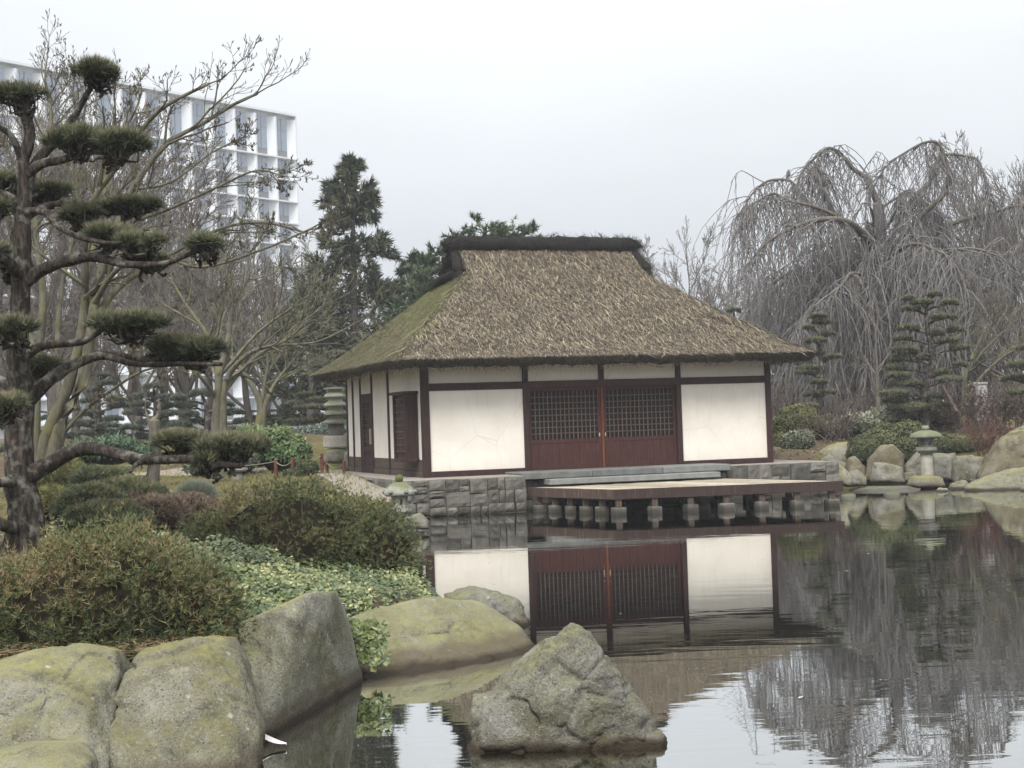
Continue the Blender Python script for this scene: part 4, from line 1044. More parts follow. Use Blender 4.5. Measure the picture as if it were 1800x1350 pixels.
for k, (px, py, hw, hh, dd) in enumerate(PADS):
    d = D0 + dd; s = d / FPX; c = P(px, py + hh * .35, d); r = np.array([hw * s * 1.03, max(hw * .8, 30) * s, hh * .95 * s])
    g = G(); nc = max(6, int(hw * max(hw * .8, 30) / 260)); gt = G()
    az = rng.random(nc) * 6.283; rr = np.sqrt(rng.random(nc)) * .78
    cc = c + np.stack([np.cos(az) * rr * r[0], np.sin(az) * rr * r[1], (1 - rr ** 2) * r[2] * .35 * rng.uniform(.3, 1.3, nc)], 1)
    for j in range(nc):
        q = np.array([r[0] * rng.uniform(.30, .46), r[1] * rng.uniform(.30, .46), r[2] * rng.uniform(.38, .62)]); q[:2] = np.maximum(q[:2], .10); m_ = int(30 + 900 * (q[0] * q[1]) ** .5)
        p, N = dome_points(m_, cc[j], q, -.3, .2, 3.0, k * 1.3 + j); p = cc[j] + (p - cc[j]) * (1 - .4 * rng.random((m_, 1)) ** 2)
        A = nrm(N * .7 + UPZ * .55 + rng.normal(0, .45, N.shape)); needles(g, p, A, 9, .088, .0068, .62, lenvar=.45, var=np.clip(.24 + .54 * np.clip(N[:, 2], 0, 1) + rng.normal(0, .17, m_), 0, 1))  # upward needles get paler tints: light on the pad tops put into colour
    m_ = 5 * nc; ix = rng.integers(0, nc, m_); e = cc[ix] + rng.normal(0, .06, (m_, 3)); st = c - np.array([0, 0, r[2] * .5]) + rng.normal(0, .05, (m_, 3))
    pts = st[:, None] + (e - st)[:, None] * np.linspace(0, 1, 6)[None, :, None] + rng.normal(0, .02, (m_, 6, 3)); pts[:, 1:4, 2] -= .035
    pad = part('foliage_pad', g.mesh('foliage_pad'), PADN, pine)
    tubes(gt, pts, np.linspace(.018, .006, 6)[None].repeat(m_, 0), 4); part('twigs', gt.mesh('twigs'), PINEB, pad)
# ------------------------------------------------------------------ ivy
def scatter_poly(poly, n):
    poly = np.asarray(poly); lo, hi = poly.min(0), poly.max(0); out = []
    while sum(map(len, out)) < n:
        q = rng.uniform(lo, hi, (n * 2, 2)); out.append(q[seg_dist(q[:, 0], q[:, 1], poly) < 0])
    return np.concatenate(out)[:n]
IVY = leaf_mat('ivy_leaf', [(0, (.022, .036, .010)), (.3, (.060, .080, .024)), (.55, (.115, .125, .050)), (.78, (.20, .195, .085)), (1, (.30, .275, .14))], .42, .45)
poly = np.array([PZ(330, 960, .85)[:2], PZ(430, 935, .85)[:2], PZ(560, 985, .7)[:2], PZ(700, 1030, .6)[:2], PZ(770, 1045, .55)[:2], PZ(770, 1068, .5)[:2], PZ(640, 1085, .55)[:2], PZ(590, 1060, .55)[:2], PZ(410, 1110, .55)[:2], PZ(350, 1040, .6)[:2]])
q = scatter_poly(poly, 21000); z = ground_z(q[:, 0], q[:, 1]) + rng.uniform(.01, .12, len(q)) + .05 * np.sin(q[:, 0] * 9) * np.sin(q[:, 1] * 7)
g = G(); v = np.clip(.30 + .25 * np.sin(q[:, 0] * 4 + q[:, 1] * 2) * np.sin(q[:, 1] * 3.1) + rng.normal(0, .2, len(q)), 0, 1)
leaves(g, np.stack([q[:, 0], q[:, 1], z], 1), np.tile([.1, -.35, .9], (len(q), 1)), .044, .040, v, .6, .12)
# ivy trailing down the gap between slab and mossy boulder
m_ = 420; t_ = rng.random(m_); p = np.stack([P(640 + 28 * a + rng.normal(0, 12), 1095 + 75 * b, 12.25 - .15 * b) for a, b in zip(rng.normal(0, .5, m_), t_)])
leaves(g, p, np.tile([.0, -.9, .4], (m_, 1)), .055, .05, np.clip(rng.normal(.30, .18, m_), 0, 1), .4, .12)
q = np.stack([rng.uniform(-2.6, -.55, 22000), rng.uniform(13.2, 20.5, 22000)], 1); d_ = seg_dist(q[:, 0], q[:, 1], POND); q = q[(d_ > -.02) & (d_ < 1.4)][:9000]
leaves(g, np.stack([q[:, 0], q[:, 1], ground_z(q[:, 0], q[:, 1]) + rng.uniform(.01, .09, len(q))], 1), np.tile([.25, -.3, .9], (len(q), 1)), .039, .036, np.clip(.29 + .22 * np.sin(q[:, 0] * 5 + q[:, 1] * 2) + rng.normal(0, .2, len(q)), 0, 1), .55, .12)
o = part('ivy', g.mesh('ivy'), IVY); tag(o, 'ivy ground cover spreading over the bank behind the boulders', 'ivy', None, 'stuff')
# loose ground cover under shrubs further left
q = np.stack([rng.uniform(-6.5, -2.2, 5000), rng.uniform(11, 21, 5000)], 1); d_ = seg_dist(q[:, 0], q[:, 1], POND); q = q[d_ > .3]
g = G(); leaves(g, np.stack([q[:, 0], q[:, 1], ground_z(q[:, 0], q[:, 1]) + rng.uniform(.01, .08, len(q))], 1), np.tile([0, -.2, 1.0], (len(q), 1)), .07, .05, np.clip(rng.normal(.5, .22, len(q)), 0, 1), .5)
o = part('undergrowth', g.mesh('undergrowth'), IVY); tag(o, 'low leafy undergrowth below the old pine', 'undergrowth', None, 'stuff')
# fallen needles on the stones below the bush
m_ = 2600; p = np.stack([P(rng.uniform(-20, 400), rng.uniform(1120, 1165), 9.75) for _ in range(m_)]); p[:, 1] += rng.uniform(-.25, .2, m_); p[:, 2] = .66 + rng.normal(0, .02, m_)
g = G(); needles(g, p, nrm(np.stack([rng.normal(0, 1, m_), rng.normal(0, 1, m_), rng.normal(0, .15, m_)], 1)), 1, .06, .004, .2, var=rng.uniform(.8, 1, m_))
o = part('fallen_needles', g.mesh('fallen_needles'), NEEDLE); tag(o, 'rust brown fallen needles lying between bush and boulders', 'needles', None, 'stuff')

# a few pale leaves and petals drifting on the pond
q = scatter_poly(POND * .96 + [.4, .8], 90); g = G(); leaves(g, np.stack([q[:, 0], q[:, 1], np.full(len(q), .006)], 1), np.tile([0, 0, 1.0], (len(q), 1)), .055, .03, rng.random(len(q)), .05, .05)
o = part('floating_leaves', g.mesh('floating_leaves'), leaf_mat('floating_leaf', [(0, (.10, .07, .04)), (.5, (.24, .20, .13)), (1, (.45, .43, .38))])); tag(o, 'pale leaves and specks drifting on the pond', 'leaves', None, 'stuff')
# ------------------------------------------------------------------ stone lanterns
LANT = granite('lantern_granite', (.17, .165, .14), (.27, .26, .225), (.38, .37, .33), .5, False, (.14, .14, .075))
LANTM = granite('mossy_lantern_granite', (.15, .155, .13), (.25, .25, .215), (.36, .36, .32), .6, False, (.13, .14, .07))
def win_box(g, c, w, h, n=4):
    pass
def firebox(g, c, r, h, sides, open_w, rot=0.):
    """hollow box of posts, sill and head around square openings"""
    for k in range(sides):
        a0 = rot + k * 2 * math.pi / sides; a1 = rot + (k + 1) * 2 * math.pi / sides
        p0 = np.array([math.cos(a0), math.sin(a0), 0]) * r; p1 = np.array([math.cos(a1), math.sin(a1), 0]) * r
        def quad(s0, s1, z0, z1):
            o = [p0 + (p1 - p0) * s0, p0 + (p1 - p0) * s1]; q = []
            for f in (1.0, .72):
                for z in (z0, z1):
                    for s in (0, 1): q.append(o[s] * f + np.array([0, 0, z]))
            g.add(np.array(q) + c, [[0, 1, 3, 2], [5, 4, 6, 7], [0, 4, 5, 1], [2, 3, 7, 6], [0, 2, 6, 4], [1, 5, 7, 3]])
        m_ = (1 - open_w) / 2
        quad(0, m_, 0, h); quad(1 - m_, 1, 0, h); quad(m_, 1 - m_, 0, h * .24); quad(m_, 1 - m_, h * .76, h)
L = P(1630, 836, 39.0); L[2] = .28
lan = thing('stone_lantern', 'mushroom capped stone lantern on a round pillar before the clipped mound', 'lantern', L)
g = G(); lathe(g, [(0, 0), (.165, 0), (.16, .06), (.150, .3), (.150, .58), (0, .58)], L, 20); part('pillar', g.mesh('pillar', True), LANT, lan)
g = G(); lathe(g, [(0, .57), (.19, .575), (.27, .63), (.295, .66), (.295, .74), (.27, .745), (0, .745)], L, 6, rot=.3); part('platform', g.mesh('platform'), LANT, lan)
g = G(); firebox(g, L + [0, 0, .745], .215, .235, 6, .46, .3); g.box((-.1, -.1, 0), (.1, .1, .02), M=lambda v: v + L + [0, 0, .75]); part('firebox', g.mesh('firebox'), LANT, lan)
g = G(); lathe(g, [(0, .975), (.36, .975), (.405, .985), (.41, 1.01), (.37, 1.07), (.27, 1.13), (.14, 1.165), (0, 1.17)], L, 28); part('cap', g.mesh('cap', True), LANTM, lan)
g = G(); lathe(g, [(0, 1.15), (.07, 1.16), (.095, 1.20), (.095, 1.25), (.06, 1.285), (0, 1.29)], L, 16); part('finial', g.mesh('finial', True), LANTM, lan)
L = P(703, 890, 30.0); L[2] = .08
lan = thing('stone_lantern', 'small domed stone lantern at the terrace wall behind the wide bush', 'lantern', L)
g = G(); lathe(g, [(0, -.2), (.15, -.2), (.14, .22), (0, .22)], L, 12); part('pillar', g.mesh('pillar', True), LANT, lan)
g = G(); lathe(g, [(0, .2), (.17, .2), (.235, .25), (.235, .32), (0, .325)], L, 6, rot=.2); part('platform', g.mesh('platform'), LANT, lan)
g = G(); firebox(g, L + [0, 0, .325], .165, .235, 6, .42, .2); part('firebox', g.mesh('firebox'), LANT, lan)
g = G(); lathe(g, [(0, .555), (.27, .555), (.30, .575), (.30, .63), (.25, .72), (.17, .79), (.08, .825), (0, .83)], L, 24); part('cap', g.mesh('cap', True), LANTM, lan)
for k in range(6):
    a = k * math.pi / 3; g = G(); blob(g, L + np.array([math.cos(a) * .295, math.sin(a) * .295, .635]), (.05, .05, .04), 2, .05); part('cap_scroll', g.mesh('cap_scroll', True), LANTM, lan)
g = G(); lathe(g, [(0, .81), (.055, .82), (.075, .85), (.08, .90), (.065, .945), (.03, .965), (0, .97)], L, 14); part('finial', g.mesh('finial', True), mat('mossy_finial', lambda t: (t.col(t.ramp(t.noise(12, 4), [(.3, (.05, .06, .02)), (.7, (.12, .13, .05))])), t.rough(1))), lan)
L = P(592, 786, 44.0)
pag = thing('stone_pagoda', 'grey many tiered stone pagoda left of the tea house', 'pagoda', L)
g = G(); lathe(g, [(0, 0), (.47, 0), (.47, .31), (.44, .34), (0, .34)], L, 4, rot=.75); part('base_block', bevel_me(g.mesh('base_block'), .02), LANT, pag)
g = G(); lathe(g, [(0, .33), (.29, .33), (.29, .67), (0, .67)], L, 4, rot=.75); part('body_block', bevel_me(g.mesh('body_block'), .015), WALLSTONE, pag)
for k in range(4):
    z = .66 + .25 * k; r = .46 - .025 * k
    g = G(); lathe(g, [(0, z), (r - .03, z + .01), (r, z + .03), (r, z + .085), (r * .72, z + .15), (.26, z + .165), (.25, z + .255), (0, z + .255)], L, 4, rot=.75); part('tier_roof', bevel_me(g.mesh('tier_roof'), .012), LANTM, pag)
g = G(); lathe(g, [(0, 1.66), (.40, 1.66), (.41, 1.70), (0, 1.72)], L, 4, rot=.75); part('top_slab', g.mesh('top_slab'), LANTM, pag)
L = P(418, 838, 36.0); L[2] = gz(L[0], L[1])
lan = thing('stone_lantern', 'squat stone lantern half hidden under the lowest pine pad', 'lantern', L)
g = G(); lathe(g, [(0, -.05), (.13, -.05), (.12, .26), (0, .26)], L, 10); part('pillar', g.mesh('pillar', True), LANT, lan)
g = G(); lathe(g, [(0, .25), (.20, .255), (.24, .30), (.235, .345), (0, .35)], L, 8); part('platform', g.mesh('platform'), LANT, lan)
g = G(); firebox(g, L + [0, 0, .35], .14, .2, 4, .5, .4); part('firebox', g.mesh('firebox'), LANT, lan)
g = G(); lathe(g, [(0, .54), (.25, .545), (.27, .58), (.15, .68), (.06, .71), (.05, .76), (0, .78)], L, 8); part('cap', g.mesh('cap'), LANT, lan)
# ------------------------------------------------------------------ stones of the far bank
RB_ = 'stones along the far bank'
def rb(label, o, near=.2, back=.4, mt=BOULDF, seed=0., amp=.03, sub=4, freq=1.8, soft=10, squash=.8): return boulder(label, o, near, back, mt, sub, soft, amp, freq, seed, squash, group=RB_)
rb('tall pale brown standing stone under the clipped mound', [(1520, 846, 39.8), (1528, 808, 39.9), (1548, 784, 40), (1569, 781, 40), (1588, 800, 40), (1592, 850, 39.8)], .1, .5, BOULDB, 1.1)
rb('flat topped block leaning on the tall brown stone', [(1530, 848, 39.0), (1535, 813, 39.2), (1560, 814, 39.2), (1586, 821, 39.2), (1590, 850, 39)], .25, .3, BOULDF, 2.3, soft=16)
rb('pale rounded boulder behind the lantern pillar', [(1588, 842, 40.2), (1592, 818, 40.3), (1616, 790, 40.4), (1632, 796, 40.4), (1636, 845, 40.2)], .15, .4, BOULDF, 3.7)
rb('dark squared block right of the lantern pillar', [(1636, 842, 40.5), (1638, 796, 40.6), (1679, 798, 40.6), (1680, 846, 40.4)], .12, .5, BOULDG, 4.1, soft=18)
rb('pale squared block beside the dark block', [(1676, 850, 39.9), (1679, 800, 40), (1730, 802, 40), (1727, 850, 39.8)], .12, .5, BOULDF, 5.2, soft=18)
rb('huge mossy boulder at the far right bank', [(1715, 850, 38.8), (1748, 798, 39), (1762, 770, 39.2), (1792, 753, 39.3), (1850, 748, 39.4), (1900, 790, 39.3), (1900, 860, 38.8)], .35, .9, BOULDB, 6.4, .06, 5)
rb('long pale slab sloping into the water at the right edge', [(1690, 856, 36.9), (1720, 842, 37.2), (1775, 824, 37.4), (1860, 818, 37.4), (1880, 862, 36.8), (1760, 874, 36.6), (1700, 872, 36.7)], .25, .4, BOULDF, 7.2, .05, 5)
rb('small stone tucked below the sloping slab', [(1780, 878, 35.9), (1800, 856, 36), (1850, 856, 36), (1850, 882, 35.8)], .2, .3, BOULDF, 8.8)
rb('mossy base stone carrying the mushroom lantern', [(1590, 858, 38.8), (1600, 838, 38.9), (1628, 835, 39), (1655, 838, 39), (1663, 858, 38.8)], .35, .35, BOULDM, 9.4)
rb('small round stone left of the lantern base', [(1583, 846, 39.2), (1590, 832, 39.3), (1608, 830, 39.3), (1614, 846, 39.2)], .15, .2, BOULDF, 1.9)
rb('white faced stone in the shallows before the lantern', [(1642, 876, 36.9), (1650, 857, 36.9), (1664, 859, 36.9), (1674, 870, 36.9), (1672, 880, 36.8)], .1, .2, boulder_mat('white_stone', (.25, .24, .22), (.38, .37, .34), (.55, .54, .50), tide=-.1), 2.7)
rb('dark heap of stones and twigs beside the lantern base', [(1660, 866, 37.8), (1672, 850, 37.9), (1690, 846, 38), (1706, 856, 37.9), (1710, 870, 37.7)], .2, .3, BOULDG, 3.2, .08)
rb('mossy ledge stone behind the end of the terrace', [(1432, 815, 42), (1440, 795, 42.2), (1462, 780, 42.3), (1490, 776, 42.4), (1496, 800, 42.2), (1488, 825, 41.8)], .3, .5, BOULDM, 4.6)
rb('low wedge stone below the mossy ledge', [(1436, 826, 40.9), (1445, 806, 41), (1458, 798, 41.1), (1488, 816, 41), (1492, 832, 40.8)], .2, .4, BOULDF, 5.8)
rb('mossy corner stone where the terrace meets the water', [(1448, 850, 38.2), (1455, 820, 38.4), (1474, 815, 38.5), (1498, 836, 38.4), (1498, 856, 38.1)], .25, .4, BOULDM, 6.9)
rb('dark wet stone at the corner of the terrace', [(1488, 854, 38.6), (1492, 832, 38.8), (1507, 826, 38.9), (1522, 838, 38.8), (1522, 854, 38.6)], .2, .3, BOULDG, 7.9)
rb('pinkish stone between ledge and standing stone', [(1486, 836, 40.3), (1490, 806, 40.4), (1502, 800, 40.5), (1522, 820, 40.4), (1522, 842, 40.2)], .2, .3, BOULDB, 8.3)
rb('rounded stone in the water beside the domed lantern', [(712, 926, 28.6), (720, 908, 28.7), (738, 904, 28.7), (752, 916, 28.6), (754, 930, 28.5)], .2, .3, BOULDG, 9.1)
for k, (lab, o) in enumerate((('flat pale stone slab lying at water level before the standing stone', [(1488, 859), (1503, 850), (1560, 847), (1622, 853), (1618, 862), (1560, 864), (1515, 864)]), ('small flat white stone at the end of the deck', [(1478, 872), (1488, 866), (1505, 867), (1503, 875), (1484, 877)]), ('thin flat stone at the water edge beside the pale slab', [(1553, 868), (1566, 862), (1583, 864), (1582, 871), (1562, 873)]))):
    t_ = np.array([PZ(x, y, .055) for x, y in o]); b_ = t_ - [0, 0, .2]; c = t_.mean(0); up = c + (t_ - c) * .8 + [0, 0, .02]
    one('flat_stone', rock_mesh('flat_stone', np.concatenate([t_, b_, up]), 4, 12, .012, 3, k + 3.3), PALESTONE, lab, 'stone', RB_)
base_rock = boulder('rough stone under the tiered pagoda', [(565, 815, 43.6), (575, 790, 43.8), (612, 788, 44), (622, 815, 43.8)], .3, .4, BOULDF, 4, 9, .04, 1.7, 2.9, group=RB_)
boulder('pale upright stone between pagoda and house corner', [(604, 828, 42.5), (607, 796, 42.6), (618, 785, 42.7), (630, 800, 42.7), (630, 832, 42.5)], .2, .3, BOULDM, 4, 9, .03, 1.8, 3.9, group=RB_)
# ------------------------------------------------------------------ rope fence
FENCEW = wood('fence_post_wood', (.07, .026, .018), (.12, .048, .033), (.18, .085, .06))
ROPE = mat('rope', lambda t: (t.col(t.ramp(t.noise(60), [(.3, (.13, .13, .09)), (.7, (.24, .24, .17))])), t.rough(1)))
FP = {}
for key, px, d, h, lab in (('a', 182, 39, .50, 'reddish fence post just right of the old pine trunk'), ('b', 333, 39.5, .50, 'reddish fence post beside the white gravel patch'), ('c', 478, 37.2, .50, 'thick reddish fence post left of the paired posts gap'), ('d', 508, 36.8, .50, 'thick reddish fence post before the dark low bush'),
                           ('e', 559, 37.6, .52, 'slim reddish fence post right of the dark low bush'), ('f', 568, 40.2, .50, 'slim reddish fence post nearest the pagoda stone'), ('g', 598, 38.2, .54, 'slim reddish fence post nearest the house corner')):
    b = PY(px, d, .9); b[2] = gz(b[0], b[1]) - .03
    g = G(); lathe(g, [(.045, 0), (.043, h), (.03, h + .02), (0, h + .022)], b, 8)
    FP[key] = b + [0, 0, h - .03]
    one('fence_post', g.mesh('fence_post', False), FENCEW, lab, 'fence post', 'rope fence posts along the path')
for a, b, lab in (('a', 'b', 'slack rope between the pine trunk post and gravel patch post'), ('b', 'c', 'long slack rope running behind the squat lantern'), ('c', 'd', 'short slack rope between the two thick posts'), ('d', 'e', 'slack rope passing above the dark low bush'), ('e', 'f', 'short rope crossing the path gap'), ('f', 'g', 'slack rope hanging before the pagoda stone')):
    t_ = np.linspace(0, 1, 14)[:, None]; c = FP[a] + (FP[b] - FP[a]) * t_; c[:, 2] -= .5 * t_[:, 0] * (1 - t_[:, 0]); g = G()
    tubes(g, c[None], np.full((1, 14), .013), 6); one('rope', g.mesh('rope', True), ROPE, lab, 'rope', 'ropes of the path fence')
# ------------------------------------------------------------------ clipped shrubs
BOXL = leaf_mat('box_leaf', [(0, (.012, .017, .009)), (.4, (.030, .038, .016)), (.7, (.055, .062, .025)), (1, (.095, .095, .04))])
MOSSL = leaf_mat('mossy_leaf', [(0, (.022, .025, .011)), (.5, (.055, .058, .021)), (1, (.11, .105, .04))])
RHODO = leaf_mat('rhododendron_leaf', [(0, (.030, .040, .026)), (.4, (.070, .082, .052)), (.7, (.115, .12, .08)), (1, (.20, .195, .14))], .45, .4)
RHODOG = leaf_mat('bright_rhododendron_leaf', [(0, (.030, .060, .020)), (.4, (.075, .13, .040)), (.75, (.115, .155, .062)), (1, (.22, .23, .11))], .42, .45)
def leafy(name, label, lobes, n, ln, wd, mt, cat='shrub', group=None, tilt=.6, zmin=-.2, top=.35, base=.3, bump=.10, core=.88, twigs=14):
    c0 = np.array(lobes[0][0]); o = thing(name, label, cat, (c0[0], c0[1], gz(c0[0], c0[1])), group); g = G(); gc = G(); gt = G()
    area = np.array([r[0] * r[1] + r[2] * (r[0] + r[1]) for _, r in lobes]); area = area / area.sum()
    for k, (c, r) in enumerate(lobes):
        m_ = int(n * area[k]); p, N = dome_points(m_, c, r, zmin, bump, 2.6, c0[0] + k); p = np.asarray(c) + (p - np.asarray(c)) * (1 - .14 * rng.random((m_, 1)) ** 2)
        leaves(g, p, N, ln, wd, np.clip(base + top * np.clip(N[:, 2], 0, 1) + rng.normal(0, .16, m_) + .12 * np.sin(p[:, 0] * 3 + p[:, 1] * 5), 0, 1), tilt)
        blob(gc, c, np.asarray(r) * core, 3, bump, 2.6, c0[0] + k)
        s = np.asarray(c) * np.ones((twigs, 1)) - [0, 0, r[2] * .8]; e, _ = dome_points(twigs, c, np.asarray(r) * .95, .1, bump, 2.6, c0[0] + k)
        tubes(gt, s[:, None] + (e - s)[:, None] * np.linspace(0, 1, 5)[None, :, None] + rng.normal(0, .03, (twigs, 5, 3)), np.linspace(.02, .006, 5)[None].repeat(twigs, 0), 4)
    part('foliage', g.mesh('foliage'), mt, o); part('shaded_core', gc.mesh('shaded_core', True), CORE, o); part('stems', gt.mesh('stems'), TWIG, o); return o
def lob(px, py, d, hw, hh, dep=None):
    s = d / FPX; return (P(px, py, d), (hw * s, (dep or hw * .9) * s, hh * s))
CM = 'clipped shrubs on the far bank'
leafy('clipped_shrub', 'large dark clipped mound behind the mushroom lantern', [lob(1568, 797, 41.6, 76, 52), lob(1535, 800, 41.4, 44, 34), lob(1600, 775, 41.8, 36, 36)], 14000, .066, .04, BOXL, group=CM, top=.38)
leafy('clipped_shrub', 'smooth mossy green mound at the right corner of the house', [lob(1404, 757, 44.5, 46, 46), lob(1375, 785, 44, 20, 26)], 9000, .066, .04, MOSSL, group=CM)
leafy('clipped_shrub', 'long rounded mound below the layered pine', [lob(1590, 735, 46, 52, 22), lob(1640, 738, 46, 44, 20), lob(1555, 735, 47, 24, 16)], 7000, .07, .042, MOSSL, group=CM)
leafy('clipped_shrub', 'low dark hedge block right of the lantern', [lob(1665, 788, 42.2, 34, 24), lob(1700, 786, 42.2, 36, 22)], 7500, .066, .038, BOXL, group=CM, top=.45)
leafy('rhododendron', 'small round rhododendron near the house corner', [lob(1400, 782, 43, 24, 22), lob(1416, 775, 43.3, 14, 16)], 2600, .12, .045, RHODO, tilt=.9)
leafy('rhododendron', 'pale leaved rhododendron bank behind the big clipped mound', [lob(1510, 752, 44.5, 44, 24), lob(1475, 760, 44.2, 26, 20), lob(1560, 735, 44.8, 44, 18), lob(1610, 730, 45, 40, 12)], 7500, .12, .045, RHODO, tilt=.9, top=.5)
leafy('rhododendron', 'bright green rhododendron beside the rope fence', [lob(492, 795, 40.5, 40, 44), lob(455, 790, 40.8, 30, 36), lob(520, 800, 40.2, 26, 32), lob(440, 772, 41, 26, 24)], 4600, .15, .055, RHODOG, tilt=.9, top=.4)
leafy('rhododendron', 'lower dark rhododendron left of the bright one', [lob(360, 822, 38.8, 34, 20), lob(420, 815, 39.6, 34, 22)], 2600, .13, .05, RHODO, tilt=.9)
leafy('low_bush', 'dark low bush between the fence posts', [lob(536, 826, 37.0, 24, 18), lob(520, 834, 36.8, 20, 12)], 2600, .07, .035, BOXL)
leafy('hedge', 'bluish green hedge behind the mossy mound', [lob(545, 765, 52, 40, 16), lob(590, 760, 52, 40, 18), lob(640, 760, 52, 40, 18)], 4200, .14, .05, leaf_mat('blue_leaf', [(0, (.05, .065, .055)), (.5, (.10, .125, .105)), (1, (.17, .195, .165))]), tilt=.9)
leafy('low_bush', 'spiky dark green bush behind the low pine branch', [lob(195, 795, 34, 52, 26), lob(150, 800, 34, 36, 24), lob(245, 800, 34, 34, 20)], 5000, .16, .03, leaf_mat('spiky_leaf', [(0, (.020, .035, .022)), (.5, (.045, .075, .042)), (1, (.09, .12, .07))]), tilt=1.2)
def bare_shrub(label, px, py, d, w, h, stems, col_mat, name='bare_shrub', cat='shrub', group='leafless winter shrubs', leaf=None):
    b = P(px, py, d); b[2] = gz(b[0], b[1]); o = thing(name, label, cat, b, group); g = G(); s = d / FPX
    st = b + np.stack([rng.normal(0, w * s * .45, stems), rng.normal(0, w * s * .4, stems), np.zeros(stems)], 1)
    dr = nrm(np.stack([rng.normal(0, .55, stems), rng.normal(0, .5, stems), np.ones(stems)], 1)); ln = h * s * rng.uniform(.6, 1.15, stems)
    p1 = branches(st, dr, ln, 7, .13, .02); r1 = np.linspace(.016, .006, 7)[None].repeat(stems, 0); tubes(g, p1, r1, 4)
    p2, r2 = spawn(p1, r1, 7, .5, .6, .25, .02, 5, .16, .7, minr=.0055); tubes(g, p2, r2, 3)
    p3, r3 = spawn(p2, r2, 4, .5, .6, .25, .0, 4, .18, .8, minr=.0045); tubes(g, p3, r3, 3)
    part('stems', g.mesh('stems'), col_mat, o)
    if leaf is not None:
        e = p3[:, -1]; gl = G(); leaves(gl, e, np.tile([0, 0, 1.0], (len(e), 1)), .07, .04, rng.random(len(e)), 1.0); part('dead_leaves', gl.mesh('dead_leaves'), leaf, o)
BRN = bark_mat('brown_twig', (.055, .040, .034), (.105, .082, .072), (.17, .14, .125), None, 2)
REDT = bark_mat('red_twig', (.07, .030, .026), (.13, .065, .055), (.19, .11, .09), None, 2)
DEADL = leaf_mat('dead_leaf', [(0, (.05, .036, .028)), (.5, (.10, .072, .054)), (1, (.16, .12, .09))])
bare_shrub('purplish leafless azalea between house mound and rhododendrons', 1468, 775, 43.6, 40, 50, 26, BRN)
bare_shrub('tangled brown thicket above the far boulders', 1700, 762, 44.5, 60, 66, 40, BRN, leaf=DEADL)
bare_shrub('tangled brown thicket at the right edge of the view', 1775, 760, 44, 60, 78, 40, BRN, leaf=DEADL)
bare_shrub('red stemmed leafless shrub beside the huge mossy boulder', 1740, 800, 41.2, 26, 60, 22, REDT)
bare_shrub('grey leafless shrub behind the house mound', 1375, 770, 48, 40, 60, 24, BRN)
bare_shrub('brown thicket under the weeping tree', 1530, 735, 52, 70, 60, 34, BRN)
# pale pillar, leaning prop
PL = P(1724, 722, 46); o = thing('stone_pillar', 'pale square stone pillar standing in the brown thicket', 'pillar', PL)
part('shaft', bevel_me(G().box((-.18, -.15, -.3), (.18, .15, .78), M=lambda v: v + PL).mesh('shaft'), .015), mat('pale_shaft', lambda t: (t.col(t.ramp(t.noise(6, 5), [(.3, (.34, .34, .36)), (.7, (.50, .50, .53))])), t.rough(.9))), o)
part('cap', bevel_me(G().box((-.24, -.18, .78), (.19, .18, .86), M=lambda v: v + PL).mesh('cap'), .01), LANTM, o)
c = np.stack([P(1656, 678, 43.6), P(1668, 698, 43.5), P(1682, 724, 43.3)]); g = G(); tubes(g, c[None], np.full((1, 3), .06), 8); one('prop', g.mesh('prop', True), GREYW, 'leaning wooden prop under the layered pine', 'prop')

# short winter grass on the left lawn, fallen leaves on the far bank
q = np.stack([rng.uniform(-11, -2.4, 11000), rng.uniform(20, 50, 11000)], 1); d_ = seg_dist(q[:, 0], q[:, 1], POND); hu_ = (q - HA[:2]) @ HU[:2]; q = q[(d_ > .15) & (hu_ < -1.2)]
g = G(); needles(g, np.stack([q[:, 0], q[:, 1], ground_z(q[:, 0], q[:, 1])], 1), np.tile([0, 0, 1.0], (len(q), 1)), 4, .085, .014, .6, var=np.clip(.5 + .3 * np.sin(q[:, 0] * 1.1) * np.sin(q[:, 1] * .8) + rng.normal(0, .15, len(q)), 0, 1))
o = part('grass', g.mesh('grass'), leaf_mat('lawn_grass', [(0, (.055, .055, .025)), (.5, (.11, .11, .035)), (.8, (.17, .16, .045)), (1, (.20, .17, .09))])); tag(o, 'short mossy winter grass on the left lawn', 'grass', None, 'stuff')
q = np.stack([rng.uniform(7, 18, 6000), rng.uniform(38, 54, 6000)], 1); d_ = seg_dist(q[:, 0], q[:, 1], POND); q = q[d_ > .1]
g = G(); leaves(g, np.stack([q[:, 0], q[:, 1], ground_z(q[:, 0], q[:, 1]) + .012], 1), np.tile([0, 0, 1.0], (len(q), 1)), .09, .05, rng.random(len(q)), .45, .2)
o = part('fallen_leaves', g.mesh('fallen_leaves'), DEADL); tag(o, 'rust brown fallen leaves under the far bank shrubs', 'leaves', None, 'stuff')
